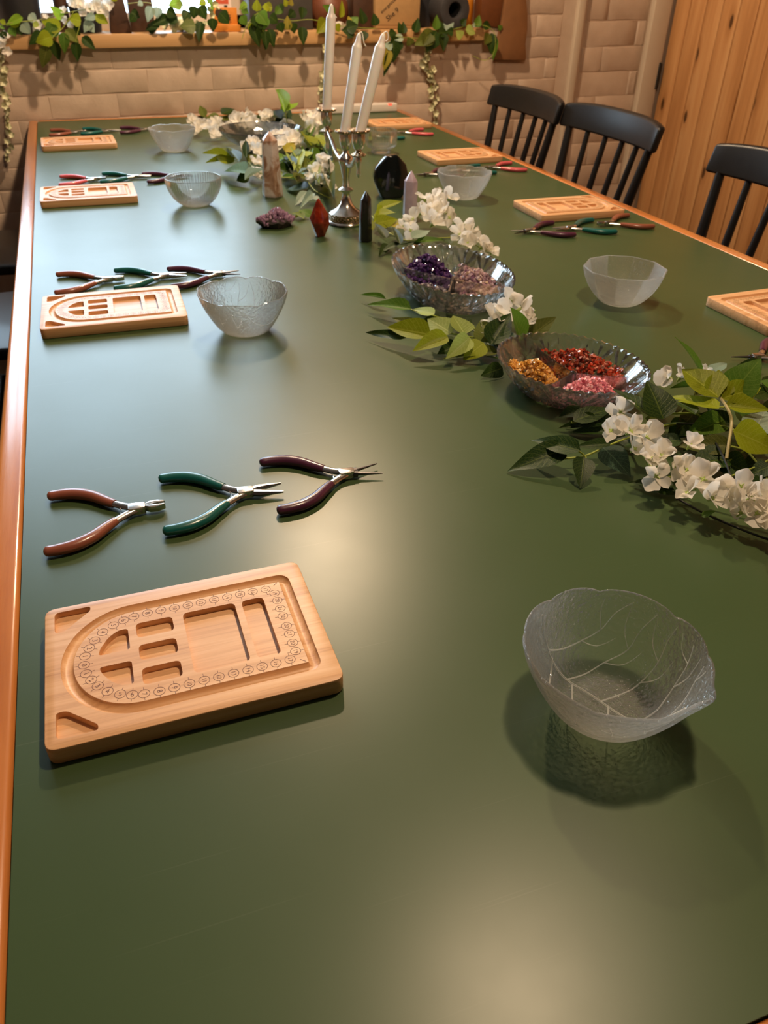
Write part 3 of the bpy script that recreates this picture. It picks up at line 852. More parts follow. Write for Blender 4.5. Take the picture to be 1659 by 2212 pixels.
out = dense([(.001, .0), (.018, .0), (.030, .002), (.044, .013), (.055, .030), (.0605, .046), (.0625, .060)], 4)
prof = arc_profile(out, .0026, .0036); no = len(out)
def flute(i, t, r, z):
    if i < no and z > .008: r += .0011 * math.cos(64 * t) * min(1, (z - .008) / .008) * (1 if z < .054 else max(0, (.060 - z) / .006))
    return r, z
b = MB(); b.lathe(prof, 512, fn=flute); bowl(b.mesh('bowl_body', sharp=0), MT['glass'], .232, 1.909, 0, 'clear bowl with fine vertical flutes beside the third left bead board')

out = dense([(.001, .0), (.022, .0), (.033, .002), (.049, .018), (.061, .038), (.0670, .056)], 4)
prof = arc_profile(out, .0028, .0036)
def deca(i, t, r, z):
    q = 2 * PI / 10; a = (t % q) - q / 2
    f = math.cos(q / 2) / math.cos(a)
    k = min(1, z / .012)
    return r * ((1 - k) + k * f * 1.02), z
b = MB(); b.lathe(prof, 160, fn=deca); bowl(b.mesh('bowl_body', sharp=12), MT['glass_frost'], .812, 1.070, 9, 'ten sided panelled glass bowl alone on the right half of the table')

# footed ribbed tumbler
out = [(.001, .0), (.024, .0), (.0275, .001), (.030, .004), (.0295, .008), (.027, .0115), (.030, .014), (.041, .018), (.0455, .024), (.0468, .034), (.0468, .050), (.0465, .062), (.0462, .064)]
prof = arc_profile(out, .0028, .0165)
def ribs(i, t, r, z):
    if i < len(out) - 1 and z > .012: r += .0009 * math.cos(38 * t)
    return r, z
b = MB(); b.lathe(prof, 304, fn=ribs); bowl(b.mesh('bowl_body', sharp=0), MT['glass'], .856, 2.395, 0, 'small straight sided ribbed glass tumbler on a short foot', 1.0, 'tumbler', 'glass_tumbler', None)

# wide shallow dish on a foot, dark chips inside
out = [(.001, .0), (.040, .0), (.048, .001), (.050, .004), (.044, .009), (.050, .014), (.078, .022), (.104, .036), (.119, .052), (.125, .060)]
prof = arc_profile(out, .003, .018); no = len(out)
def facet(i, t, r, z):
    if i < no - 1 and z > .012: r += .0022 * abs(((26 * t / PI + z * 90) % 2) - 1) * abs(((26 * t / PI - z * 90) % 2) - 1)
    return r, z
b = MB(); b.lathe(prof, 208, fn=facet); bowl(b.mesh('bowl_body', sharp=25), MT['glass_cut'], .520, 2.513, 0, 'wide shallow cut glass dish of dark chips among far flowers', 1.0, 'dish', 'glass_dish', None)

# ---- divided oval relish dishes
def oval_mesh(a, c, h, seg=450):
    fr = [(.01, .0), (.40, .0), (.60, .0006), (.66, .003), (.73, .010), (.82, .022), (.91, .036), (.965, .045), (1.0, .050)]
    fr = dense(fr, 5); out = [(f, z * h / .050) for f, z in fr]; n = len(out)
    vs = []; fs = []
    rows = []
    for i, (f, z) in enumerate(out):
        rows.append((f, z, 0))
    th = .0034
    for i in range(n - 1, -1, -1):
        f, z = out[i]; rows.append((f, max(z + .0006, .0045) if i < n - 1 else z + .0004, th))
    for (f, z, inset) in rows:
        for k in range(seg):
            t = 2 * PI * k / seg
            ra, rc = a * f - inset, c * f - inset
            if f < .05: ra, rc = a * f * .6, c * f * .6
            e = 0
            zz = z
            if inset == 0 and f > .62:
                # pressed pattern: an upper row of fans and a lower row of stars
                w = min(1, max(0, (f - .64) / .34)); nc = 15
                up = w > .48
                uu = t * nc / (2 * PI) + (.5 if up else 0); du = (uu % 1) * 2 - 1
                dy = (w - .48) / .52 if up else (w - .24) / .24
                ph = math.atan2(dy * 1.2, du) / PI * (9 if up else 8)
                d = min(1, math.hypot(du, dy) * 2.2)
                e = (.0030 if up else .0026) * abs((ph % 2) - 1) * d
                e *= min(1, (f - .62) / .08) * min(1, max(0, (1 - f) / .05))
            if f > .98: zz += .0011 * math.cos(48 * t)
            vs.append(((ra + e) * math.cos(t), (rc + e) * math.sin(t), zz))
    m_ = len(rows)
    fs = [(i * seg + k, i * seg + (k + 1) % seg, (i + 1) * seg + (k + 1) % seg, (i + 1) * seg + k) for i in range(m_ - 1) for k in range(seg)]
    fs += [tuple(reversed(range(seg))), tuple((m_ - 1) * seg + k for k in range(seg))]
    b = MB(); b.add(vs, fs)
    return b.mesh('dish_body', smooth=False)
def divided_dish(x, y, rz, a, c, h, spokes, post, label):
    o = empty('divided_dish', (x, y, ZT + .0004), R(rz), label, 'dish', 'oval cut glass dishes of crystal chips')
    link('dish_body', oval_mesh(a, c, h), MT['glass_cut'], o)
    inv = Matrix.Rotation(-R(rz), 4, 'Z')
    p = inv @ (Vector((post[0], post[1], 0)) - Vector((x, y, 0)))
    for (sx, sy) in spokes:
        q = inv @ (Vector((sx, sy, 0)) - Vector((x, y, 0)))
        d = (q - p).normalized(); nrm = Vector((-d.y, d.x, 0))
        b = MB(); n = 10; vs = []; fs = []
        for i in range(n + 1):
            t = i / n; m0 = p + (q - p) * t
            rim = math.hypot(m0.x / a, m0.y / c)
            top = h * (.56 + .10 * t ** 2); low = max(.0040, (rim - .62) * h * 1.5 + .003) if rim > .64 else .0040
            low = min(low, top - .003)
            for zz, w in ((low, -.0016), (low, .0016), (top, .0011), (top, -.0011)):
                v = m0 + nrm * w; v.z = zz; vs.append(v)
        for i in range(n):
            for k in range(4): fs.append((4 * i + k, 4 * i + (k + 1) % 4, 4 * i + 4 + (k + 1) % 4, 4 * i + 4 + k))
        fs += [(3, 2, 1, 0), (4 * n, 4 * n + 1, 4 * n + 2, 4 * n + 3)]
        b.add(vs, fs); b.build('divider', MT['glass_cut'], o, sharp=30)
    b = MB(); b.lathe([(.0045, .0045), (.0045, h * .55), (.002, h * .62)], 12, (p.x, p.y, 0)); b.build('post', MT['glass_cut'], o)
    return o
divided_dish(.546, 1.172, 90, .140, .093, .050, [(.480, 1.265), (.623, 1.092), (.612, 1.255), (.500, 1.085)], (.553, 1.180), 'larger oval cut glass dish holding purple and pale chips')
divided_dish(.549, .795, -67, .1025, .0865, .043, [(.545, .875), (.612, .757), (.492, .762)], (.556, .798), 'smaller oval cut glass dish holding citrine, carnelian and pink chips')

# ---- heaps of crystal chips
def chip_mat(name, cols, rough=0.12, trans=0.0):
    m = NT(name); ge = m.new('ShaderNodeNewGeometry')
    n = len(cols)
    c = m.ramp(ge.outputs['Random Per Island'], [(i / max(1, n - 1) if n > 1 else 0, cc) for i, cc in enumerate(cols)])
    m.l(c, m.b.inputs['Base Color']); m.set(Roughness=rough, Transmission_Weight=trans, IOR=1.5, Coat_Weight=0.3, Coat_Roughness=0.05)
    return m.mat
def heap(name, label, center, ext, hgt, n, size, mat, group='heaps of crystal chips', rz=0.0, z0=.0052, seed=1, dish=None):
    r = random.Random(seed); b = MB()
    ca, sa = math.cos(R(rz)), math.sin(R(rz))
    for i in range(n):
        while True:
            u, v = r.uniform(-1, 1), r.uniform(-1, 1)
            d = math.hypot(u, v)
            if d > 1: continue
            X = center[0] + ca * u * ext[0] - sa * v * ext[1]; Y = center[1] + sa * u * ext[0] + ca * v * ext[1]
            f = 0
            if dish:
                q = Matrix.Rotation(-R(dish[2]), 2) @ Vector((X - dish[0], Y - dish[1])); f = math.hypot(q.x / dish[3], q.y / dish[4])
                if f > .80: continue
            break
        zt = z0 + hgt * max(0, 1 - d ** 1.7)
        zz = zt * (r.random() ** .35) if i > n * .25 else zt
        zz = max(zz, z0 + size * .3, z0 + size * .4 + max(0, f - .62) * (.105 if dish else 0))
        s = size * r.uniform(.65, 1.25)
        rot = Euler((r.uniform(0, 6.3), r.uniform(0, 6.3), r.uniform(0, 6.3))).to_matrix()
        vs = []
        for (ax, ay, az) in ((1, 0, 0), (-1, 0, 0), (0, 1, 0), (0, -1, 0), (0, 0, 1), (0, 0, -1), (.62, .62, .4), (-.62, .55, -.45), (.5, -.66, -.4), (-.55, -.6, .5)):
            p = Vector((ax * s * .75 * r.uniform(.8, 1.15), ay * s * .58 * r.uniform(.8, 1.15), az * s * .5 * r.uniform(.8, 1.15)))
            vs.append(Vector((X, Y, ZT + zz)) + rot @ p)
        b.add(vs, [(0, 6, 4), (0, 8, 6), (6, 2, 4), (2, 7, 4), (7, 1, 4), (1, 9, 4), (9, 3, 4), (3, 0, 4), (0, 3, 8), (3, 5, 8), (9, 5, 3), (1, 5, 9), (7, 5, 1), (2, 5, 7), (6, 8, 5), (6, 5, 2)])
    o = b.build(name, mat, None, smooth=False)
    return tag(o, label, 'crystal chips', group, 'stuff')
CM = {
 'amethyst': chip_mat('amethyst_chips', [(.015, .006, .05), (.05, .015, .11), (.10, .04, .18), (.025, .01, .06), (.22, .13, .32)]),
 'grey': chip_mat('smoky_chips', [(.25, .22, .24), (.10, .08, .12), (.45, .42, .44), (.05, .03, .06)]),
 'pale': chip_mat('pale_chips', [(.55, .40, .36), (.30, .14, .24), (.62, .50, .48), (.12, .05, .10), (.58, .40, .42), (.50, .38, .24)]),
 'amber': chip_mat('amber_chips', [(.48, .30, .10), (.62, .48, .30), (.40, .22, .08)]),
 'citrine': chip_mat('citrine_chips', [(.62, .30, .045), (.80, .46, .11), (.55, .22, .03), (.85, .62, .30)]),
 'carnelian': chip_mat('carnelian_chips', [(.34, .045, .018), (.50, .10, .045), (.20, .018, .010), (.62, .06, .02), (.60, .28, .20), (.03, .01, .01)]),
 'rose': chip_mat('rose_chips', [(.85, .28, .34), (.90, .42, .46), (.80, .22, .30), (.92, .55, .56)], 0.2),
 'black': chip_mat('black_chips', [(.015, .015, .02), (.06, .06, .07), (.02, .02, .025), (.16, .16, .18)]),
}
heap('amethyst_chips', 'dark purple amethyst chips in the larger oval dish', (.536, 1.248), (.042, .054), .044, 600, .0066, CM['amethyst'], rz=20, dish=(.546, 1.172, 90, .140, .093), seed=2)
heap('smoky_chips', 'grey and purple chips at the left front of the larger oval dish', (.508, 1.178), (.038, .038), .018, 260, .0056, CM['grey'], rz=-30, dish=(.546, 1.172, 90, .140, .093), seed=3)
heap('pale_chips', 'pale pink and lilac chips in the right of the larger oval dish', (.605, 1.195), (.042, .066), .027, 600, .0062, CM['pale'], rz=-15, dish=(.546, 1.172, 90, .140, .093), seed=4)
heap('amber_chips', 'low layer of amber chips at the front of the larger oval dish', (.560, 1.118), (.040, .026), .007, 160, .0055, CM['amber'], rz=0, dish=(.546, 1.172, 90, .140, .093), seed=5)
heap('citrine_chips', 'golden citrine chips at the left of the smaller oval dish', (.508, .818), (.036, .040), .033, 620, .0050, CM['citrine'], rz=10, dish=(.549, .795, -67, .1025, .0865), seed=6)
heap('carnelian_chips', 'red carnelian chips at the back of the smaller oval dish', (.584, .826), (.030, .060), .035, 780, .0047, CM['carnelian'], rz=28, dish=(.549, .795, -67, .1025, .0865), seed=7)
heap('rose_quartz_chips', 'pink rose quartz chips at the front of the smaller oval dish', (.551, .752), (.047, .028), .033, 600, .0048, CM['rose'], rz=-12, dish=(.549, .795, -67, .1025, .0865), seed=8)
heap('dark_chips', 'black chips in the wide shallow far dish', (.530, 2.520), (.085, .085), .016, 420, .0085, CM['black'], z0=.022, seed=9)

# ================================================================== CANDELABRA AND CANDLES
cd = empty('candelabra', (.520, 1.672, ZT), 0, 'tarnished silver three light candelabra with a chased band on its foot', 'candelabra')
b = MB(); b.lathe([(.0405, .0004), (.0420, .003), (.0405, .006), (.0375, .0075)], 48, fn=lambda i, t, r, z: (r * (1 + .02 * math.cos(8 * t)), z)); b.build('foot', MT['silver'], cd)
b = MB(); b.lathe([(.0372, .0075), (.0380, .009), (.0378, .020), (.0368, .0215)], 48); b.build('chased_band', MT['chased'], cd)
b = MB(); b.lathe([(.0366, .0215), (.0340, .0235), (.0220, .0300), (.0135, .0400), (.0095, .0520), (.0080, .0610), (.0088, .0630), (.0150, .0660), (.0158, .0690), (.0120, .0715), (.0078, .0740), (.0068, .0830), (.0080, .0950), (.0105, .1070), (.0125, .1150), (.0150, .1220), (.0158, .1280), (.0125, .1340), (.0065, .1390), (.0055, .1445)], 36); b.build('stem', MT['silver'], cd)
def socket(parent, x, y, z):
    b = MB(); b.lathe([(.0035, z - .036), (.0060, z - .034), (.0100, z - .029), (.0125, z - .018), (.0128, z - .006), (.0120, z), (.0105, z), (.0105, z - .014), (.0015, z - .014)], 28, (x, y, 0)); b.build('candle_socket', MT['silver'], parent)
    b = MB(); b.lathe([(.0124, z - .0030), (.0200, z - .0012), (.0222, z + .0018), (.0215, z + .0038), (.0190, z + .0030), (.0126, z + .0010)], 32, (x, y, 0), closed=True); b.build('drip_pan', MT['chased'], parent)
ARMS = [(.005, .155), (-.012, -.122)]
CUPZ = .199
socket(cd, 0, 0, .179)
for (ax, ay) in ARMS:
    socket(cd, ax, ay, CUPZ)
    b = MB(); b.tube(smooth_path([(0, 0, .127), (ax * .25, ay * .22, .120), (ax * .5, ay * .5, .128), (ax * .8, ay * .80, .150), (ax, ay, .160)], 6), [.0052] * 5 + [.0042] * 20, 10); b.build('arm', MT['silver'], cd)
    b = MB(); b.lathe([(.004, .153), (.0135, .156), (.0150, .1585), (.0100, .1615), (.0040, .1650)], 28, (ax, ay, 0)); b.build('collar', MT['chased'], cd)
    b = MB(); b.lathe([(.0008, .116), (.0036, .119), (.0042, .124), (.0030, .132), (.0052, .142), (.0062, .150), (.0045, .156)], 20, (ax, ay, 0)); b.build('finial', MT['silver'], cd)

def candle(base, tip, label, wick):
    base = Vector(base); tip = Vector(tip); d = tip - base; L = d.length
    o = empty('taper_candle', base + Vector((0, 0, ZT)), 0, label, 'candle', 'white taper candles in the candelabra')
    o.rotation_mode = 'QUATERNION'; o.rotation_quaternion = Vector((0, 0, 1)).rotation_difference(d.normalized())
    r = .0100
    b = MB(); b.lathe([(r * .90, 0), (r * .97, .012), (r, .03), (r, L - .026), (r * .93, L - .0235), (r * .72, L - .0200), (r * .56, L - .0150), (r * .46, L - .0080), (r * .30, L - .0030), (r * .08, L - .0008)], 24); b.build('wax', MT['wax'], o, sharp=50)
    if wick:
        b = MB(); b.tube(smooth_path([(x, y, L + z) for x, y, z in wick], 6), .0011, 8); b.build('wick', MT['wax'], o)
    return o
candle((.525, 1.827, .1855), (.541, 1.827, .3945), 'upright white taper candle, left of three in the candelabra', [(.003, 0, -.014), (.0095, -.001, -.022), (.0115, -.001, -.024)])
candle((.516, 1.672, .1655), (.549, 1.668, .3535), 'white taper candle in the middle with its wick hanging to the right', [(0, 0, -.002), (.0040, 0, .0005), (.0085, -.001, -.008), (.0115, -.001, -.016), (.0165, -.001, -.021)])
candle((.508, 1.55, .1855), (.557, 1.552, .3600), 'white taper candle leaning right, its wick bent into a loop', [(0, 0, -.002), (.004, 0, .002), (.0085, 0, -.001), (.0105, 0, -.007), (.0080, 0, -.012), (.0040, 0, -.0105)])

# ================================================================== CRYSTALS
def veined(name, stops, scale=18, rough=0.2, dist=1.2, coat=0.3, **kw):
    m = NT(name); v = m.coord('Object'); n = m.noise(v, scale, 4, 0.55, dist)
    m.l(m.ramp(n, stops), m.b.inputs['Base Color']); m.set(Roughness=rough, Coat_Weight=coat, Coat_Roughness=0.06, **kw)
    return m.mat
MT['agate'] = veined('flower_agate', [(.32, (.20, .095, .055)), (.44, (.42, .26, .18)), (.52, (.60, .52, .48)), (.72, (.70, .64, .62))], 20)
MT['red_stone'] = veined('red_stone', [(.3, (.10, .008, .004)), (.55, (.26, .025, .010)), (.75, (.42, .07, .025))], 40, 0.12, Subsurface_Weight=0.1, Subsurface_Radius=(.01, .002, .001))
MT['obsidian'] = veined('black_obsidian', [(.3, (.004, .005, .005)), (.7, (.010, .013, .013))], 10, 0.07)
MT['obelisk'] = veined('black_stone', [(.3, (.008, .007, .007)), (.7, (.018, .016, .015))], 30, 0.2)
MT['lilac'] = veined('lilac_quartz', [(.3, (.42, .33, .43)), (.7, (.58, .49, .60))], 18, 0.2, Subsurface_Weight=0.15, Subsurface_Radius=(.01, .008, .01))
def tower(name, x, y, rz, w, h, tiph, mat, label, sides=6, taper=.72, flat=1.0, base_in=.96):
    b = MB(); n = sides; rows = []
    r = random.Random(len(label))
    for (f, z) in ((base_in, 0), (1.0, h * .04), (taper, h - tiph)):
        rows.append([(w * f * math.cos(2 * PI * k / n + .26), w * f * flat * math.sin(2 * PI * k / n + .26), z + (r.uniform(-.003, .003) if z > h * .5 else 0)) for k in range(n)])
    vs = [p for q in rows for p in q] + [(w * .04, 0, h)]
    fs = [(i * n + k, i * n + (k + 1) % n, (i + 1) * n + (k + 1) % n, (i + 1) * n + k) for i in range(2) for k in range(n)]
    fs += [(2 * n + k, 2 * n + (k + 1) % n, 3 * n) for k in range(n)] + [tuple(reversed(range(n)))]
    b.add(vs, fs)
    o = b.build(name, mat, None, (x, y, ZT + .0004), (0, 0, R(rz)), bevel=.0008, bseg=2, bang=12, sharp=25)
    return tag(o, label, 'crystal', 'crystals standing along the table')
tower('crystal_tower', .422, 1.952, 15, .0262, .143, .020, MT['agate'], 'tall brown and white banded crystal tower in front of far flowers')
tower('crystal_tower', .515, 1.527, 20, .0140, .098, .018, MT['obelisk'], 'thin black pointed crystal obelisk in front of the candelabra foot', 6, .80)
tower('crystal_tower', .672, 1.683, 10, .0165, .097, .020, MT['lilac'], 'pale lilac crystal point behind white flowers', 6, .92)
def freeform(name, x, y, rz, pts, mat, label, bevel, sharp=25):
    bm = bmesh.new()
    for p in pts: bm.verts.new(p)
    bmesh.ops.convex_hull(bm, input=bm.verts)
    for v in [v for v in bm.verts if not v.link_faces]: bm.verts.remove(v)
    bmesh.ops.dissolve_limit(bm, angle_limit=R(4), verts=bm.verts, edges=bm.edges)
    if bevel: bmesh.ops.bevel(bm, geom=list(bm.edges), offset=bevel, segments=4, profile=.5, affect='EDGES', clamp_overlap=True)
    me = bpy.data.meshes.new(name); bm.to_mesh(me); bm.free(); finish(me, True, sharp)
    return tag(link(name, me, mat, None, (x, y, ZT + .0004), (0, 0, R(rz))), label, 'crystal', 'crystals standing along the table')
freeform('polished_stone', .693, 1.872, -8, [(-.022, -.024, 0), (.024, -.024, 0), (.028, .022, 0), (-.024, .022, 0), (-.043, -.018, .040), (.046, -.020, .030), (.046, .018, .036), (-.040, .020, .046), (-.040, -.015, .066), (-.010, -.014, .094), (.014, -.013, .096), (.036, -.012, .074), (.040, .012, .070), (.012, .012, .095), (-.014, .012, .091), (-.036, .014, .066)], MT['obsidian'], 'large polished black obsidian freeform behind the lilac crystal', .005, 0)
freeform('faceted_stone', .435, 1.585, 10, [(-.007, -.007, 0), (.009, -.006, 0), (.008, .008, 0), (-.006, .008, 0), (-.019, -.010, .028), (-.004, -.018, .030), (.020, -.008, .024), (.018, .011, .034), (-.006, .017, .030), (-.018, .008, .036), (.017, -.010, .044), (-.012, -.010, .052), (-.006, -.004, .073), (.001, .001, .075), (.009, .008, .055)], MT['red_stone'], 'faceted dark red carnelian stone standing before the candelabra', .0008)
# amethyst cluster: druse of little points on a dark rock
MT['druse'] = veined('amethyst_druse', [(.3, (.16, .07, .16)), (.55, (.34, .21, .31)), (.75, (.52, .40, .48))], 90, 0.12)
MT['rock'] = plain('dark_rock', (.03, .022, .018), .7, var=.4, bump=.5, bscale=120)
am = empty('amethyst_cluster', (.368, 1.683, ZT + .0004), R(4), 'amethyst cluster of small lilac points on dark rock', 'crystal', 'crystals standing along the table')
r8 = random.Random(8)
def amtop(u, v): return .0125 + .020 * max(0, 1 - (u * u * .9 + v * v)) + .006 * math.sin(5 * u + 1) * .5
b = MB(); n = 26; ring = []
for k in range(n):
    t = 2 * PI * k / n; f = 1 + .12 * math.sin(3 * t) + r8.uniform(-.06, .06); ring.append((.042 * f * math.cos(t), .026 * f * math.sin(t)))
b.add([(x * .72, y * .8, 0) for x, y in ring] + [(x, y, .012 + r8.uniform(-.003, .003)) for x, y in ring] + [(x * .8, y * .8, .019) for x, y in ring] + [(0, 0, .026)],
      [(i * n + k, i * n + (k + 1) % n, (i + 1) * n + (k + 1) % n, (i + 1) * n + k) for i in range(2) for k in range(n)] + [(2 * n + k, 2 * n + (k + 1) % n, 3 * n) for k in range(n)] + [tuple(reversed(range(n)))])
b.build('rock_base', MT['rock'], am, smooth=False)
b = MB()
for i in range(230):
    while True:
        u, v = r8.uniform(-1, 1), r8.uniform(-1, 1)
        if u * u + v * v < 1: break
    s = r8.uniform(.0026, .0055); p = Vector((u * .041, v * .025, amtop(u, v) - .002)); d = Vector((u * .7 + r8.uniform(-.4, .4), v * .7 + r8.uniform(-.4, .4), 1)).normalized()
    q = Vector((0, 0, 1)).rotation_difference(d); vs = []
    for k in range(6): vs.append(p + q @ Vector((s * .7 * math.cos(k * PI / 3), s * .7 * math.sin(k * PI / 3), -s)))
    for k in range(6): vs.append(p + q @ Vector((s * .7 * math.cos(k * PI / 3), s * .7 * math.sin(k * PI / 3), s * .5)))
    vs.append(p + q @ Vector((0, 0, s * 1.3)))
    b.add(vs, [(k, (k + 1) % 6, 6 + (k + 1) % 6, 6 + k) for k in range(6)] + [(6 + k, 6 + (k + 1) % 6, 12) for k in range(6)])
dz = b.build('crystal_points', MT['druse'], am, smooth=False); dz['kind'] = 'stuff'

# leaves: base xyz, tip xyz, width (mm from the table origin), kind; flowers: xyz, radius; stems
NEAR_LEAVES = [
 (442,627,20, 380,632,6, 21, 'd'),
 (449,613,30, 417,656,28, 17, 'd'),
 (456,608,20, 439,581,6, 17, 'd'),
 (490,620,20, 501,582,8, 26, 'b'),
 (500,628,20, 463,636,20, 10, 'd'),
 (552,634,45, 541,689,55, 21, 'd'),
 (564,626,45, 564,661,75, 29, 'd'),
 (596,615,50, 596,668,50, 16, 'd'),
 (495,689,20, 549,692,30, 17, 'd'),
 (622,611,55, 603,666,50, 21, 'l'),
 (638,631,58, 628,683,70, 33, 'l'),
 (656,683,60, 620,688,110, 15, 'm'),
 (646,637,55, 659,658,75, 30, 'l'),
 (672,642,50, 699,643,90, 30, 'm'),
 (647,628,55, 712,640,55, 21, 'l'),
 (646,618,50, 684,595,50, 18, 'l'),
 (619,571,45, 661,546,30, 28, 'l'),
 (644,571,40, 695,608,45, 24, 'g'),
 (645,619,30, 590,609,28, 21, 'm'),
 (660,623,22, 640,656,20, 17, 'd'),
 (690,700,50, 677,669,80, 13, 'g'),
 (841,770,8, 799,776,6, 15, 'd'),
 (616,570,12, 575,579,8, 27, 'd'),
 (610,568,12, 625,542,8, 23, 'd'),
 (626,582,20, 580,606,18, 18, 'o'),
 (753,655,40, 741,670,45, 14, 'm'),
 (589,617,15, 563,629,12, 17, 'd'),
 (638,532,20, 620,538,10, 15, 'd'),
 (533,547,8, 494,572,6, 12, 'd'),
 (518,486,12, 527,482,20, 6, 'm'),
 (532,680,14, 482,701,6, 13, 'd'),
 (528,667,10, 490,687,6, 12, 'd'),
 (519,686,20, 492,700,10, 12, 'd'),
 (725,623,30, 671,603,35, 18, 'd'),
 (694,595,20, 678,622,20, 18, 'd'),
 (744,681,20, 780,685,20, 19, 'd'),
 (650,667,20, 600,636,12, 18, 'd'),
 (543,629,12, 528,654,10, 16, 'd'),
 (581,653,20, 564,652,30, 22, 'o'),
 (622,516,10, 596,521,8, 16, 'd'),
 (555,582,10, 563,556,6, 17, 'd'),
 (660,540,10, 608,500,10, 16, 'd'),
 (525,723,12, 496,725,6, 15, 'd'),
 (556,678,20, 543,701,20, 16, 'd'),
 (634,691,20, 591,667,20, 19, 'd'),
 (623,649,15, 592,637,8, 20, 'd'),
 (634,625,12, 596,611,6, 22, 'd'),
 (652,594,12, 649,566,6, 21, 'd'),
 (697,625,15, 696,652,20, 20, 'm'),
 (670,573,20, 686,574,30, 17, 'm'),
 (751,714,20, 787,730,20, 20, 'd'),
 (686,665,15, 680,686,20, 21, 'd'),
 (581,573,6, 551,574,4, 19, 'd'),
 (648,555,8, 628,557,6, 17, 'd'),
 (514,554,6, 527,536,4, 14, 'd'),
 (772,682,20, 802,698,30, 22, 'd'),
 (689,603,14, 665,584,6, 22, 'd'),
 (659,689,40, 620,686,45, 8, 'm'),
 (711,715,30, 660,686,30, 19, 'o'),
]
NEAR_FLOWERS = [
 (531,658,40, 15),
 (489,615,45, 13),
 (509,607,45, 15),
 (525,599,40, 14),
 (509,595,30, 13),
 (506,565,35, 13),
 (516,560,40, 13),
 (498,541,30, 14),
 (525,545,35, 12),
 (545,555,50, 12),
 (531,535,35, 13),
 (534,514,35, 14),
 (514,510,25, 13),
 (526,489,30, 13),
 (543,494,35, 13),
 (542,482,25, 13),
 (548,480,45, 12),
 (557,471,35, 12),
 (572,472,35, 13),
 (556,459,25, 12),
 (560,450,20, 12),
 (570,456,30, 12),
 (561,438,20, 11),
 (628,702,50, 12),
 (633,689,55, 12),
 (667,686,55, 10),
 (550,471,20, 12),
 (534,520,25, 13),
]
NEAR_STEMS = [
 ('y', 0.0012, [(443,627,12), (467,622,14), (500,628,18), (552,644,16)]),
 ('y', 0.0010, [(465,615,12), (467,622,14), (457,623,22)]),
 ('d', 0.0015, [(495,704,8), (533,684,12), (572,655,16), (606,645,20), (630,626,22)]),
 ('y', 0.0014, [(495,698,12), (536,682,16), (577,647,20), (604,645,20)]),
 ('k', 0.0012, [(601,642,22), (626,626,24), (620,602,22), (603,560,20), (580,520,20)]),
 ('t', 0.0018, [(646,637,55), (639,609,50), (636,596,40), (619,576,30), (609,563,18)]),
 ('y', 0.0012, [(577,670,30), (600,653,30), (625,645,30), (637,634,25), (640,629,20)]),
 ('y', 0.0012, [(629,586,18), (641,571,18), (637,545,16), (631,524,12), (624,512,10)]),
 ('y', 0.0010, [(614,563,14), (640,571,18)]),
 ('y', 0.0010, [(597,539,12), (634,542,16), (654,547,18)]),
 ('y', 0.0010, [(628,620,50), (646,614,50)]),
 ('y', 0.0012, [(637,585,35), (639,608,30), (632,615,24)]),
 ('k', 0.0012, [(523,531,4), (528,503,6), (539,477,6), (555,448,6), (566,433,6)]),
 ('y', 0.0016, [(540,640,20), (514,559,20), (533,542,20), (544,515,20), (563,492,20), (575,476,18), (575,446,15)]),
 ('d', 0.0014, [(526,671,6), (577,642,8), (637,628,10), (713,630,10), (747,633,10)]),
]
MIDDLE_LEAVES = [
 (393,990,18, 351,1038,15, 11, 'd'),
 (421,967,28, 378,1016,26, 24, 'l'),
 (440,948,28, 389,942,18, 21, 'l'),
 (451,960,30, 433,999,40, 27, 'p'),
 (469,951,30, 466,983,45, 28, 'p'),
 (467,931,30, 426,911,15, 19, 'p'),
 (484,919,25, 453,913,10, 23, 'l'),
 (498,932,22, 499,958,45, 26, 'o'),
 (497,918,25, 534,941,55, 26, 'd'),
 (544,920,25, 526,925,70, 32, 'm'),
 (505,915,22, 531,934,35, 23, 'd'),
 (568,934,20, 597,926,50, 22, 'o'),
 (437,1085,22, 390,1140,18, 18, 'm'),
 (423,1157,15, 396,1197,12, 5, 'm'),
 (462,1047,25, 445,1089,22, 14, 'p'),
 (489,868,6, 456,859,4, 16, 'd'),
 (502,912,12, 432,930,8, 14, 'o'),
 (429,1038,12, 405,1068,18, 13, 'o'),
 (461,955,10, 429,947,6, 17, 'd'),
 (475,1016,15, 459,1045,12, 18, 'd'),
 (512,1013,12, 489,1020,15, 21, 'd'),
 (540,964,12, 548,928,10, 20, 'd'),
 (478,1052,12, 442,1052,10, 16, 'd'),
 (501,904,8, 490,951,8, 22, 'd'),
 (583,1011,20, 572,946,30, 20, 'm'),
]
MIDDLE_FLOWERS = [
 (566,1000,50, 17),
 (572,978,45, 17),
 (516,956,40, 18),
 (536,969,45, 17),
 (509,950,30, 15),
 (569,958,35, 17),
]
MIDDLE_STEMS = [
 ('y', 0.0011, [(423,971,26), (452,966,26), (477,952,24), (510,931,18), (523,929,10)]),
 ('y', 0.0010, [(439,1090,20), (456,1063,20), (487,1044,14), (509,1000,14), (519,947,12)]),
 ('d', 0.0012, [(509,1019,10), (511,930,8), (519,890,6)]),
 ('y', 0.0008, [(604,989,35), (601,1007,35), (588,1011,35)]),
]
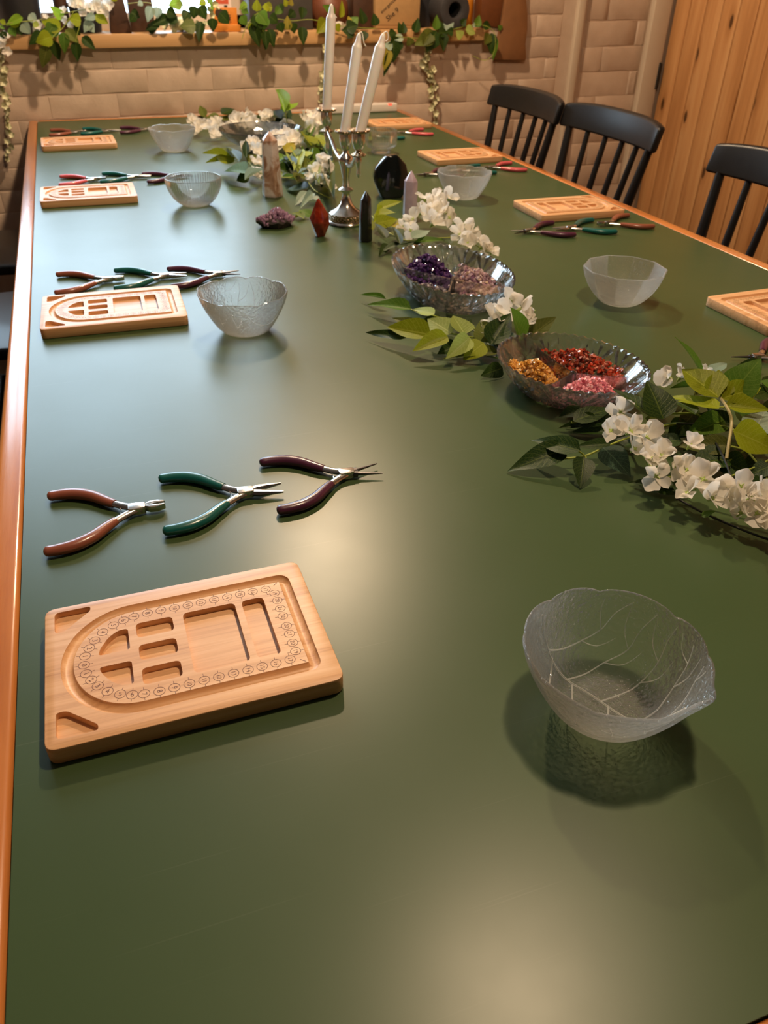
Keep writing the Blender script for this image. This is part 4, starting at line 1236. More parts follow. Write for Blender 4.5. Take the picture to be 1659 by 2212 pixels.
UPPER_LEAVES = [
 (576,1624,35, 629,1626,50, 18, 'l'),
 (561,1602,30, 596,1579,40, 22, 'l'),
 (550,1557,25, 600,1568,30, 22, 'l'),
 (539,1473,20, 540,1532,35, 14, 'd'),
 (551,1425,20, 564,1500,40, 11, 'd'),
 (594,1443,15, 645,1435,22, 11, 'm'),
 (528,1519,25, 528,1560,45, 10, 'l'),
 (584,1441,25, 636,1477,30, 17, 'g'),
 (588,1577,20, 595,1531,20, 20, 'y'),
 (555,1443,12, 512,1429,6, 12, 'd'),
 (539,1457,8, 506,1414,4, 14, 'd'),
 (574,1523,15, 587,1476,10, 20, 'o'),
 (561,1599,25, 571,1548,20, 17, 'l'),
 (604,1505,12, 596,1541,20, 17, 'y'),
 (594,1629,30, 545,1560,30, 18, 'l'),
 (576,1689,20, 576,1720,35, 9, 'm'),
 (606,1448,8, 577,1434,6, 14, 'd'),
 (659,1433,8, 654,1478,10, 17, 'd'),
]
UPPER_FLOWERS = [
 (674,1603,55, 18),
 (695,1597,55, 19),
 (709,1584,50, 19),
 (736,1615,50, 17),
 (671,1567,45, 19),
 (642,1549,40, 19),
 (677,1551,40, 20),
 (697,1546,40, 19),
 (704,1539,30, 17),
 (651,1502,30, 20),
 (619,1530,35, 17),
 (597,1489,25, 15),
 (602,1540,20, 14),
 (671,1401,50, 17),
 (656,1383,40, 16),
 (680,1386,40, 16),
 (684,1374,30, 16),
 (685,1344,25, 16),
 (699,1330,20, 14),
 (689,1333,20, 14),
 (663,1360,30, 16),
]
UPPER_STEMS = [
 ('y', 0.0011, [(568,1654,20), (556,1531,20), (576,1464,14), (628,1460,14), (678,1463,12)]),
 ('y', 0.0011, [(689,1476,30), (669,1398,30), (688,1380,20), (698,1338,15)]),
 ('d', 0.0012, [(516,1452,6), (560,1461,8), (622,1474,8)]),
]
FAR_LEAVES = [
 (377,2235,40, 321,2340,35, 19, 'l'),
 (383,2259,30, 316,2282,20, 16, 'l'),
 (378,2221,30, 342,2274,40, 25, 'l'),
 (385,2174,40, 376,2278,60, 20, 'd'),
 (413,2206,40, 430,2288,70, 13, 'd'),
 (418,2211,30, 459,2245,40, 21, 'o'),
 (382,2072,30, 346,2169,20, 35, 'm'),
 (392,2085,20, 362,2092,10, 29, 'd'),
 (369,2004,30, 431,2090,35, 12, 'g'),
 (424,2085,15, 405,2154,20, 30, 'd'),
 (620,2633,90, 646,2838,130, 29, 'L'),
 (626,2647,90, 677,2811,110, 19, 'L'),
 (623,2633,90, 687,2714,110, 30, 'L'),
 (640,2773,50, 617,2881,60, 38, 'd'),
 (658,2810,40, 687,2839,70, 34, 'd'),
 (635,2802,20, 680,2795,50, 43, 'd'),
 (638,2854,30, 608,2809,20, 44, 'd'),
 (438,3068,20, 432,3121,50, 20, 'o'),
 (497,3049,30, 543,3065,45, 28, 'd'),
 (433,3075,10, 385,3122,12, 21, 'd'),
 (493,3093,15, 439,3076,12, 26, 'o'),
 (547,3048,15, 485,3041,20, 23, 'o'),
 (583,3076,10, 537,3053,10, 21, 'd'),
 (627,3084,10, 653,3061,10, 21, 'd'),
 (614,2300,50, 634,2434,70, 37, 'l'),
 (669,2348,40, 659,2418,60, 29, 'l'),
 (573,2196,40, 562,2246,50, 35, 'p'),
 (559,2204,50, 486,2101,40, 12, 'g'),
 (526,2168,40, 508,2208,30, 23, 'm'),
 (571,2133,30, 525,2107,30, 28, 'o'),
 (599,2205,30, 649,2307,40, 28, 'm'),
 (548,2324,30, 582,2354,50, 25, 'y'),
 (509,1987,20, 481,2088,15, 33, 'm'),
 (505,1947,15, 467,1997,10, 36, 'd'),
 (488,1881,20, 449,1837,8, 17, 'g'),
 (497,1864,20, 452,1801,8, 13, 'g'),
 (582,2074,30, 517,1952,20, 16, 'g'),
 (533,1915,30, 579,2022,40, 21, 'd'),
 (502,2076,30, 513,2211,40, 23, 'd'),
 (512,1856,8, 482,1864,8, 17, 'g'),
 (562,2113,20, 615,2201,30, 23, 'd'),
 (454,1721,8, 432,1734,20, 17, 'm'),
 (434,1709,6, 419,1748,10, 13, 'l'),
 (444,1745,6, 418,1722,4, 11, 'l'),
 (545,2059,32, 557,2060,56, 17, 'p'),
 (675,2462,21, 640,2239,53, 24, 'm'),
 (678,2576,37, 634,2387,48, 22, 'm'),
 (506,2131,36, 527,2153,20, 20, 'l'),
 (664,2375,30, 725,2457,20, 33, 'l'),
 (580,2041,15, 545,1951,17, 17, 'd'),
 (623,2256,12, 590,2255,28, 22, 'd'),
 (533,2216,38, 499,2029,57, 22, 'p'),
 (496,2156,10, 454,2073,12, 19, 'l'),
 (584,2461,25, 587,2405,55, 23, 'p'),
 (512,2174,11, 497,2058,57, 18, 'd'),
 (603,2325,31, 621,2325,15, 28, 'd'),
 (607,2515,40, 630,2513,18, 20, 'o'),
 (591,2272,35, 564,2161,33, 23, 'm'),
 (626,2194,16, 598,2064,59, 25, 'l'),
 (561,2117,14, 518,1874,52, 20, 'p'),
 (590,2093,39, 571,1972,44, 21, 'd'),
 (556,2254,40, 527,2068,58, 26, 'p'),
 (695,2486,26, 643,2437,35, 20, 'd'),
 (567,2111,31, 607,2248,24, 24, 'd'),
 (673,2367,24, 615,2102,49, 23, 'd'),
 (530,2076,20, 506,2068,42, 26, 'p'),
 (491,1973,39, 510,1954,58, 22, 'o'),
 (719,2514,18, 662,2421,14, 30, 'p'),
 (500,2095,23, 463,2065,41, 27, 'd'),
 (708,2608,30, 708,2534,21, 31, 'm'),
 (570,1999,13, 502,1704,58, 21, 'o'),
 (530,2282,28, 492,2235,22, 30, 'm'),
 (485,1952,31, 522,2005,37, 28, 'o'),
 (680,2563,27, 610,2420,58, 32, 'p'),
 (574,2270,15, 531,2229,29, 25, 'l'),
 (639,2246,10, 578,2118,15, 25, 'o'),
 (625,2399,23, 621,2281,59, 26, 'p'),
 (660,2316,28, 722,2371,23, 33, 'p'),
]
FAR_FLOWERS = [
 (374,2902,25, 20),
 (386,2790,30, 21),
 (409,2757,30, 21),
 (437,2788,35, 21),
 (439,2694,30, 19),
 (369,2776,20, 19),
 (414,2711,20, 21),
 (471,2748,25, 20),
 (512,2842,40, 22),
 (525,2798,50, 23),
 (550,2758,40, 22),
 (581,2755,50, 23),
 (594,2756,60, 17),
 (536,2786,30, 20),
 (513,2796,25, 20),
 (687,2645,60, 22),
 (719,2655,70, 22),
 (726,2607,60, 22),
 (685,2586,50, 23),
 (700,2567,40, 21),
 (592,2474,50, 21),
 (581,2378,50, 21),
 (553,2376,40, 20),
 (558,2470,40, 21),
 (467,2385,40, 18),
 (458,2287,40, 20),
 (427,2170,30, 18),
 (455,2391,30, 17),
 (416,2097,20, 15),
 (576,2051,50, 18),
 (543,1996,40, 18),
 (582,2020,30, 18),
 (536,1914,30, 17),
 (525,1966,30, 17),
 (580,2040,40, 17),
 (553,1910,20, 14),
 (648,2731,30, 22),
 (597,2365,40, 18),
 (531,2395,30, 18),
 (368,2887,34, 18),
 (381,2789,25, 19),
 (388,2684,39, 18),
 (446,2869,29, 19),
 (435,2683,32, 17),
 (371,2827,13, 17),
 (404,2651,25, 18),
 (456,2686,35, 17),
 (496,2754,48, 19),
 (551,2883,44, 21),
 (537,2719,43, 20),
 (598,2810,48, 22),
 (599,2765,54, 15),
 (519,2755,34, 18),
 (508,2811,20, 18),
 (674,2599,63, 19),
 (704,2588,74, 19),
 (724,2572,61, 19),
 (669,2514,58, 20),
 (698,2562,37, 19),
 (575,2439,52, 18),
 (588,2393,48, 19),
 (533,2317,48, 17),
 (567,2468,40, 18),
 (468,2386,45, 17),
 (468,2354,33, 18),
 (436,2179,30, 16),
 (448,2395,31, 16),
 (412,2104,23, 13),
 (576,2030,58, 16),
 (548,1984,40, 16),
 (573,2007,36, 16),
 (531,1920,32, 15),
 (528,1967,27, 15),
 (589,2064,39, 15),
 (570,1962,14, 13),
 (655,2742,28, 20),
 (600,2367,34, 16),
 (521,2368,34, 16),
]
FAR_STEMS = [
 ('y', 0.0012, [(418,2211,30), (417,2063,30), (468,1998,30), (510,2004,30), (511,1890,20), (541,1871,6)]),
 ('y', 0.0012, [(623,2633,90), (630,2642,60), (635,2649,30)]),
 ('d', 0.0014, [(390,3130,6), (493,3096,10), (603,3072,10), (676,2848,12)]),
 ('y', 0.0010, [(382,2262,35), (392,2198,30), (405,2154,20)]),
 ('d', 0.0012, [(520,2261,20), (553,2153,20), (611,2177,20)]),
]
SILL_LEFT_LEAVES = [
 (27,3228,306, -4,3208,338, 22, 'L'),
 (13,3198,277, -38,3208,298, 32, 'l'),
 (8,3198,270, -46,3198,270, 25, 'm'),
 (-19,3178,254, -68,3178,240, 34, 'l'),
 (82,3208,297, 47,3208,305, 29, 'l'),
 (-37,3178,224, -66,3178,168, 29, 'o'),
 (-14,3188,240, -7,3198,185, 24, 'd'),
 (22,3188,263, 14,3188,206, 24, 'm'),
 (55,3198,236, 51,3198,182, 24, 'd'),
 (79,3203,249, 114,3203,216, 23, 'd'),
 (-45,3188,263, -91,3188,234, 25, 'd'),
 (31,3198,270, 64,3198,236, 26, 'o'),
 (-97,3208,305, -148,3208,285, 20, 'L'),
 (-134,3208,285, -96,3208,305, 19, 'l'),
 (-73,3228,312, -54,3228,291, 26, 'g'),
 (-117,3218,287, -108,3218,257, 30, 'd'),
 (-101,3218,287, -80,3218,261, 30, 'g'),
 (130,3218,311, 97,3218,303, 17, 'g'),
 (114,3228,294, 87,3218,266, 22, 'g'),
 (136,3228,313, 170,3228,289, 25, 'l'),
 (107,3228,287, 122,3228,264, 25, 'g'),
 (-150,3208,292, -167,3208,297, 12, 'l'),
 (-139,3208,278, -126,3208,255, 25, 'm'),
 (-165,3188,268, -158,3188,247, 22, 'd'),
 (-168,3208,283, -155,3208,274, 8, 'm'),
 (-65,3198,291, -47,3208,276, 16, 'p'),
 (57,3208,278, 74,3208,257, 25, 'd'),
 (-4,3198,286, -31,3188,258, 27, 'm'),
 (207,3228,365, 191,3228,353, 17, 'l'),
]
SILL_LEFT_FLOWERS = [
 (76,3238,340, 21),
 (96,3238,336, 22),
 (116,3238,331, 22),
 (136,3238,341, 21),
 (153,3238,329, 24),
 (171,3238,325, 24),
 (180,3238,343, 22),
 (151,3238,350, 21),
 (94,3238,352, 21),
 (67,3238,350, 17),
 (97,3238,317, 20),
 (35,3228,324, 14),
 (36,3228,301, 15),
 (53,3218,285, 15),
 (-54,3208,283, 18),
 (-62,3208,269, 15),
 (-26,3218,305, 12),
 (-159,3198,254, 16),
 (-169,3188,231, 19),
 (-165,3178,215, 18),
 (-171,3188,245, 16),
]
SILL_LEFT_STEMS = [
 ('y', 0.0012, [(-173,3208,283), (-128,3208,292), (-81,3218,296), (-37,3218,301), (17,3228,313), (72,3228,324), (127,3238,331)]),
 ('y', 0.0012, [(66,3208,323), (26,3198,281), (-10,3183,256), (-35,3178,226)]),
 ('y', 0.0010, [(81,3208,290), (63,3198,258), (53,3198,234)]),
]
SILL_MIDDLE_LEAVES = [
 (477,3208,293, 461,3188,239, 24, 'd'),
 (454,3198,284, 405,3198,284, 36, 'o'),
 (516,3198,305, 516,3198,268, 25, 'd'),
 (416,3208,351, 376,3208,344, 34, 'L'),
 (337,3218,336, 332,3208,306, 37, 'g'),
 (318,3218,336, 298,3208,295, 23, 'g'),
 (289,3208,350, 273,3208,343, 15, 'g'),
 (368,3208,327, 397,3208,312, 29, 'd'),
 (462,3208,339, 453,3208,305, 37, 'd'),
 (479,3208,339, 498,3208,303, 29, 'd'),
 (439,3218,324, 418,3208,300, 32, 'd'),
 (398,3218,310, 359,3218,295, 26, 'd'),
 (369,3218,305, 313,3218,285, 26, 'd'),
 (336,3218,290, 289,3218,273, 20, 'd'),
 (508,3218,354, 529,3218,364, 23, 'm'),
 (516,3218,344, 531,3228,332, 14, 'L'),
 (545,3198,321, 574,3198,291, 35, 'd'),
 (640,3208,350, 615,3208,333, 16, 'L'),
 (624,3208,335, 646,3208,321, 18, 'm'),
 (674,3198,329, 677,3198,363, 22, 'l'),
 (699,3198,341, 722,3198,334, 21, 'l'),
 (662,3188,317, 687,3178,278, 38, 'd'),
 (677,3188,322, 705,3178,288, 38, 'm'),
 (654,3188,287, 671,3178,222, 28, 'd'),
 (703,3188,262, 691,3178,214, 22, 'd'),
 (680,3188,277, 684,3188,247, 24, 'd'),
 (642,3188,289, 661,3188,267, 21, 'l'),
 (619,3208,311, 637,3208,286, 24, 'm'),
 (259,3218,312, 240,3218,295, 23, 'd'),
 (251,3228,321, 276,3228,306, 26, 'd'),
 (298,3228,272, 330,3228,277, 23, 'd'),
 (502,3228,356, 480,3228,344, 17, 'l'),
 (404,3218,353, 425,3218,344, 23, 'd'),
]
SILL_MIDDLE_FLOWERS = [
 (382,3248,289, 20),
 (398,3248,284, 19),
 (363,3248,276, 17),
 (390,3238,272, 16),
 (514,3238,326, 17),
 (534,3238,344, 17),
 (521,3238,312, 16),
 (541,3238,331, 15),
 (437,3238,309, 15),
 (495,3238,282, 18),
 (472,3238,284, 18),
]
SILL_MIDDLE_STEMS = [
 ('y', 0.0012, [(232,3218,345), (290,3218,350), (339,3218,345), (402,3218,339), (441,3208,346), (487,3208,354), (529,3228,344)]),
 ('y', 0.0010, [(675,3188,324), (649,3188,304), (624,3178,275), (610,3178,245)]),
 ('y', 0.0010, [(675,3188,324), (681,3188,287), (702,3188,249)]),
 ('y', 0.0010, [(610,3218,298), (653,3208,293), (696,3198,299)]),
]
SILL_RIGHT_LEAVES = [
 (832,3188,279, 833,3178,227, 25, 'd'),
 (697,3188,267, 697,3178,215, 22, 'd'),
 (712,3188,272, 725,3178,221, 25, 'd'),
 (782,3198,274, 782,3198,314, 22, 'y'),
 (760,3208,336, 741,3208,319, 36, 'm'),
 (730,3208,339, 695,3208,341, 21, 'l'),
 (785,3208,344, 777,3208,364, 16, 'l'),
 (797,3208,346, 804,3208,364, 18, 'y'),
 (699,3198,312, 682,3188,267, 32, 'm'),
 (720,3198,312, 749,3198,294, 33, 'd'),
 (752,3198,292, 763,3198,264, 30, 'd'),
 (801,3198,292, 806,3198,261, 24, 'd'),
 (845,3218,339, 838,3208,304, 24, 'd'),
 (757,3218,346, 768,3208,321, 24, 'd'),
 (811,3208,327, 789,3208,309, 24, 'd'),
 (963,3218,324, 920,3208,347, 23, 'm'),
 (982,3208,312, 988,3208,362, 18, 'l'),
 (928,3208,299, 890,3198,262, 35, 'l'),
 (963,3198,289, 975,3198,266, 24, 'l'),
 (1017,3208,299, 1017,3218,314, 15, 'y'),
 (1004,3198,276, 1046,3198,287, 37, 'd'),
 (1030,3198,266, 985,3198,271, 34, 'd'),
 (1072,3208,292, 1059,3208,338, 23, 'd'),
 (1118,3208,286, 1111,3208,323, 23, 'd'),
 (1017,3198,255, 1004,3198,245, 18, 'g'),
 (1069,3198,266, 1063,3188,235, 28, 'd'),
 (1030,3218,291, 1053,3218,312, 25, 'm'),
]
SILL_RIGHT_FLOWERS = [
]
SILL_RIGHT_STEMS = [
 ('y', 0.0010, [(676,3208,296), (743,3208,304), (804,3208,299), (875,3208,303), (960,3208,286), (1046,3198,279), (1118,3198,276)]),
]
SILL_END_LEAVES = [
 (1361,3208,273, 1362,3208,318, 22, 'm'),
 (1380,3208,273, 1378,3208,300, 32, 'd'),
 (1400,3208,274, 1433,3208,299, 29, 'g'),
 (1466,3208,288, 1484,3208,307, 36, 'd'),
 (1465,3198,247, 1441,3198,269, 36, 'p'),
 (1483,3198,273, 1524,3198,261, 29, 'p'),
 (1514,3208,288, 1527,3208,282, 18, 'g'),
 (1357,3198,264, 1321,3188,203, 47, 'd'),
 (1330,3198,261, 1304,3188,222, 43, 'o'),
 (1346,3198,258, 1273,3188,225, 40, 'o'),
 (1385,3198,258, 1388,3188,202, 29, 'd'),
 (1369,3198,261, 1416,3208,263, 25, 'd'),
 (1581,3198,257, 1563,3188,223, 33, 'o'),
 (1593,3198,257, 1591,3188,194, 30, 'd'),
 (1607,3198,245, 1606,3188,172, 20, 'm'),
 (1276,3208,265, 1287,3208,309, 23, 'd'),
 (1222,3208,261, 1210,3208,295, 21, 'd'),
 (1226,3198,261, 1228,3208,297, 20, 'd'),
 (1223,3198,244, 1175,3198,246, 20, 'g'),
 (1178,3188,219, 1145,3188,226, 21, 'g'),
 (1159,3188,210, 1145,3178,143, 30, 'y'),
 (1167,3188,198, 1146,3178,124, 22, 'd'),
 (1185,3188,235, 1183,3188,167, 36, 'd'),
 (1207,3198,243, 1174,3188,198, 39, 'd'),
 (1169,3198,261, 1199,3198,261, 21, 'd'),
 (1258,3198,224, 1245,3198,249, 29, 'o'),
 (1531,3208,282, 1544,3218,319, 22, 'm'),
 (1558,3208,288, 1592,3208,279, 22, 'd'),
 (1643,3218,272, 1629,3218,285, 22, 'm'),
 (1428,3198,264, 1400,3198,267, 22, 'd'),
]
SILL_END_FLOWERS = [
]
SILL_END_STEMS = [
 ('y', 0.0010, [(1162,3198,255), (1253,3198,246), (1338,3198,246), (1404,3208,266), (1463,3208,279), (1542,3208,288), (1596,3198,270), (1608,3188,229), (1600,3188,188), (1565,3188,170), (1519,3198,185)]),
 ('y', 0.0010, [(1192,3198,246), (1170,3188,222), (1159,3188,198)]),
]
STRAND_LEFT_LEAVES = [
]
STRAND_LEFT_FLOWERS = [
 (-176,3223,232, 20),
 (-178,3224,216, 19),
 (-177,3213,201, 19),
 (-199,3229,184, 19),
 (-198,3217,169, 18),
 (-184,3221,153, 18),
 (-190,3222,139, 18),
 (-197,3215,125, 17),
 (-200,3229,108, 17),
 (-205,3227,94, 17),
 (-202,3213,80, 16),
 (-201,3224,64, 16),
 (-214,3213,50, 16),
 (-201,3221,33, 16),
 (-206,3230,17, 15),
 (-208,3230,1, 15),
 (-217,3228,-14, 15),
 (-217,3231,-30, 14),
 (-206,3214,-44, 14),
 (-229,3216,-58, 13),
 (-213,3221,-74, 13),
 (-227,3218,-87, 13),
 (-236,3220,-102, 12),
 (-245,3224,-117, 12),
]
STRAND_LEFT_STEMS = [
 ('y', 0.0010, [(-169,3222,232), (-195,3222,159), (-206,3222,91), (-211,3222,21), (-217,3222,-51), (-241,3222,-117)]),
]
STRAND_MIDDLE_LEAVES = [
]
STRAND_MIDDLE_FLOWERS = [
 (939,3230,262, 22),
 (939,3231,245, 22),
 (941,3232,228, 21),
 (928,3215,212, 21),
 (935,3231,193, 20),
 (932,3223,176, 20),
 (922,3216,159, 19),
 (925,3223,141, 19),
 (904,3213,124, 18),
 (925,3232,107, 18),
 (903,3228,95, 17),
 (909,3215,83, 17),
 (909,3227,69, 16),
 (922,3213,59, 15),
 (912,3213,53, 15),
 (914,3219,46, 14),
 (921,3232,38, 14),
 (907,3232,32, 13),
]
STRAND_MIDDLE_STEMS = [
 ('y', 0.0010, [(934,3222,263), (921,3222,189), (912,3222,114), (914,3222,60), (904,3222,33)]),
]
STRAND_RIGHT_LEAVES = [
]
STRAND_RIGHT_FLOWERS = [
 (1330,3214,210, 23),
 (1337,3213,197, 23),
 (1328,3220,185, 22),
 (1336,3215,173, 22),
 (1327,3229,159, 21),
 (1340,3231,147, 21),
 (1356,3220,135, 20),
 (1350,3222,122, 20),
 (1359,3224,109, 19),
 (1359,3224,94, 19),
 (1370,3222,79, 18),
 (1360,3226,64, 18),
 (1354,3218,51, 17),
 (1381,3222,37, 17),
 (1368,3212,26, 16),
 (1373,3224,11, 16),
 (1365,3224,-3, 15),
 (1379,3213,-16, 15),
 (1384,3221,-31, 14),
 (1387,3219,-45, 14),
]
STRAND_RIGHT_STEMS = [
 ('y', 0.0010, [(1339,3222,209), (1335,3222,162), (1354,3222,115), (1361,3222,58), (1376,3222,8), (1383,3222,-45)]),
]

# ================================================================== GARLANDS
def leaf_mesh(seed, fold, curl, twist):
    r = random.Random(seed); nu, nv = 9, 6; vs = []; uv = []
    for i in range(nu + 1):
        t = i / nu
        w = (math.sin(PI * min(1, t ** .72)) ** .85) * (1 - .35 * t) * .62
        if i == 0: w = .02
        if i == nu: w = .004
        for j in range(nv + 1):
            s = -1 + 2 * j / nv
            y = s * w
            z = abs(s) * w * fold - curl * (t ** 2) + .018 * math.sin(9 * t + 2 * s + seed) * abs(s)
            a = twist * (t - .3) * s
            vs.append((t - .05 * abs(s) * w, y, z + a * w)); uv.append((t, .5 + .5 * s))
    fs = [(i * (nv + 1) + j, i * (nv + 1) + j + 1, (i + 1) * (nv + 1) + j + 1, (i + 1) * (nv + 1) + j) for i in range(nu) for j in range(nv)]
    me = bpy.data.meshes.new('leaf'); me.from_pydata(vs, [], [tuple(reversed(f)) for f in fs])
    l = me.uv_layers.new(name='UVMap')
    for p in me.polygons:
        for li, vi in zip(p.loop_indices, p.vertices): l.data[li].uv = uv[vi]
    return finish(me, True, 0)
LEAF = {}
SHAPES = [(1, .35, .10, .10), (2, .15, .16, -.18), (3, .5, .05, .05), (4, .25, .22, .22)]
for k in LM:
    base = [leaf_mesh(*a) for a in SHAPES]
    for me in base: me.materials.append(LM[k])
    LEAF[k] = base

def petal_grid(L, W, cup, curl, seed, org=(0, 0, 0), mat=None):
    nu, nv = 5, 6; vs = []
    for i in range(nu + 1):
        t = i / nu
        w = W * (.16 + .84 * math.sin(PI * min(1, .08 + t * .62)) ** .9) * (1 if t < .8 else (1 - ((t - .8) / .2) ** 2 * .42))
        for j in range(nv + 1):
            s = -1 + 2 * j / nv
            x = L * (t - .10 * t * s * s * (t > .5) + .03 * math.cos(3 * s + seed) * t)
            vs.append((x, s * w * .5, cup * L * (s * s) * (.3 + .7 * t) + curl * L * t * t + .02 * L * math.sin(5 * s + seed * 2) * t))
    fs = [(i * (nv + 1) + j, i * (nv + 1) + j + 1, (i + 1) * (nv + 1) + j + 1, (i + 1) * (nv + 1) + j) for i in range(nu) for j in range(nv)]
    return vs, fs
PETALS = []
for sd, W, cup, curl in ((1, .95, .16, .10), (2, .80, .26, -.15), (3, 1.05, .08, .22), (4, .62, .38, .02)):
    b = MB(); b.add(*petal_grid(1, W, cup, curl, sd)); me = bpy.data.meshes.new('petal'); me.from_pydata(b.v, [], b.f); finish(me, True, 0); me.materials.append(MT['petal']); PETALS.append(me)
b = MB(); b.lathe([(.05, -.42), (.10, -.2), (.16, -.02), (.10, .06), (.02, .10)], 8)
for k in range(4):
    t = k * PI / 2 + .4; b.tube([(0, 0, .02), (.13 * math.cos(t), .13 * math.sin(t), .08), (.28 * math.cos(t), .28 * math.sin(t), .10)], [.05, .045, .008], 5)
CALYX = b.mesh('flower'); CALYX.materials.append(MT['calyx'])
# small flower in one mesh, for those too small to show single petals
SMALL = []
for sd in range(3):
    b = MB(); r = random.Random(sd)
    for k in range(5):
        vs, fs = petal_grid(1, .85, .2, r.uniform(-.1, .2), k + sd)
        M = Matrix.Rotation(k * 2 * PI / 5 + r.uniform(-.3, .3), 4, 'Z') @ Matrix.Rotation(-r.uniform(.1, .9), 4, 'Y')
        b.add([M @ Vector(v) for v in vs], fs)
    me = bpy.data.meshes.new('flower'); me.from_pydata(b.v, [], b.f); finish(me, True, 0); SMALL.append(me)
SMALL_W = []; SMALL_C = []
for me in SMALL:
    a = me.copy(); a.materials.append(MT['petal']); SMALL_W.append(a)
    a = me.copy(); a.materials.append(MT['petal_cream']); SMALL_C.append(a)

def garland(name, label, cat, leaves, flowers, stems, group=None, petals=True, cream=False, lean=(0, -.55, 1), seed=1, fscale=1.0, wall=False):
    r = random.Random(seed)
    allp = [Vector(l[:3]) for l in leaves] + [Vector(f[:3]) for f in flowers]
    c = sum(allp, Vector()) / len(allp) / 1000
    zb = min(p.z for p in allp) / 1000
    root = empty(name, (c.x, c.y, ZT + (zb if wall else 0)), 0, label, cat, group)
    off = Vector((c.x, c.y, zb if wall else 0))
    for (bx, by, bz, tx, ty, tz, w, k) in leaves:
        p = Vector((bx, by, bz)) / 1000 - off; q = Vector((tx, ty, tz)) / 1000 - off
        if not wall:
            p.z = max(p.z, .006); q.z = max(q.z, .005)
        X = q - p; p = p - X * .06; L = max(X.length * 1.1, .012); X = X.normalized()
        N = Vector(lean) + Vector((r.uniform(-.35, .35), r.uniform(-.35, .35), r.uniform(-.2, .2)))
        Y = N.cross(X)
        if Y.length < .1: Y = Vector((1, 0, 0)).cross(X)
        Y.normalize(); Z = X.cross(Y)
        W = min(max(w / 1000 * 1.35, .007), L * .95)
        M = Matrix((( X.x * L, Y.x * W, Z.x * L * .55, p.x), (X.y * L, Y.y * W, Z.y * L * .55, p.y), (X.z * L, Y.z * W, Z.z * L * .55, p.z), (0, 0, 0, 1)))
        o = link('leaf', LEAF[k][r.randrange(4)], None, root)
        if not wall:
            me = o.data; lo = min((M @ v.co).z for v in me.vertices)
            if lo < .0015: M[2][3] += .0015 - lo
        o.matrix_basis = M
    for (x, y, z, rr) in flowers:
        p = Vector((x, y, z)) / 1000 - off; s = rr / 1000 * fscale
        N = (Vector(lean) * .8 + Vector((r.uniform(-.8, .8), r.uniform(-.7, .5), r.uniform(-.5, .6)))).normalized()
        q = Vector((0, 0, 1)).rotation_difference(N)
        if not wall: p.z = max(p.z, s * .75)
        if petals:
            f = link('flower', CALYX, None, root, p); f.rotation_mode = 'QUATERNION'; f.rotation_quaternion = q; f.scale = (s, s, s)
            a0 = r.uniform(0, 6.3)
            for k in range(4):
                pt = link('petal', PETALS[(k + r.randrange(2)) % 4], None, f)
                pt.rotation_mode = 'QUATERNION'
                pt.rotation_quaternion = (Matrix.Rotation(a0 + k * PI / 2 + r.uniform(-.35, .35), 3, 'Z') @ Matrix.Rotation(-r.uniform(.05, .85), 3, 'Y') @ Matrix.Rotation(r.uniform(-.3, .3), 3, 'X')).to_quaternion()
                sc = r.uniform(.95, 1.25); pt.scale = (sc, sc, sc)
        else:
            f = link('flower', (SMALL_C if cream else SMALL_W)[r.randrange(3)], None, root, p); f.rotation_mode = 'QUATERNION'; f.rotation_quaternion = q; f.scale = (s, s, s)
    for (k, rad, pts) in stems:
        pp = [Vector(t) / 1000 - off for t in pts]
        if not wall:
            for t in pp: t.z = max(t.z, rad + .0008)
        b = MB(); b.tube(smooth_path(pp, 5), rad, 7); b.build('stem', STM[k], root)
    return root
garland('flower_garland', 'leafy garland with a long white blossom spray at the right edge', 'garland', NEAR_LEAVES, NEAR_FLOWERS, NEAR_STEMS, 'artificial garland runs on the table', seed=3, fscale=1.3)
garland('flower_garland', 'light leaf sprig with white blossoms between the two oval dishes', 'garland', MIDDLE_LEAVES, MIDDLE_FLOWERS, MIDDLE_STEMS, 'artificial garland runs on the table', seed=4, fscale=1.25)
garland('flower_garland', 'cluster of cream blossoms and yellow leaves behind the larger oval dish', 'garland', UPPER_LEAVES, UPPER_FLOWERS, UPPER_STEMS, 'artificial garland runs on the table', seed=5, fscale=1.25)
garland('flower_garland', 'bushy garland of white flowers around the far dish and brown crystal tower', 'garland', FAR_LEAVES, FAR_FLOWERS, FAR_STEMS, 'artificial garland runs on the table', petals=False, seed=6, fscale=1.35)
LS = (0, -1, .35)
garland('leaf_garland', 'leafy garland with white flowers hanging over the left end of the sill', 'garland', SILL_LEFT_LEAVES, SILL_LEFT_FLOWERS, SILL_LEFT_STEMS, 'garlands along the window sill', False, False, LS, 7, 1.05, True)
garland('leaf_garland', 'leafy garland on the sill around the orange card stand', 'garland', SILL_MIDDLE_LEAVES, SILL_MIDDLE_FLOWERS, SILL_MIDDLE_STEMS, 'garlands along the window sill', False, True, LS, 8, .9, True)
garland('leaf_garland', 'leafy garland trailing along the right half of the sill behind the candles', 'garland', SILL_RIGHT_LEAVES + SILL_END_LEAVES, SILL_RIGHT_FLOWERS + SILL_END_FLOWERS, SILL_RIGHT_STEMS + SILL_END_STEMS, 'garlands along the window sill', False, False, LS, 9, 1, True)
garland('hanging_blossom', 'faded cream blossom strand hanging at the far left of the wall', 'flower strand', STRAND_LEFT_LEAVES, STRAND_LEFT_FLOWERS, STRAND_LEFT_STEMS, 'blossom strands hanging from the sill', False, True, LS, 10, 1, True)
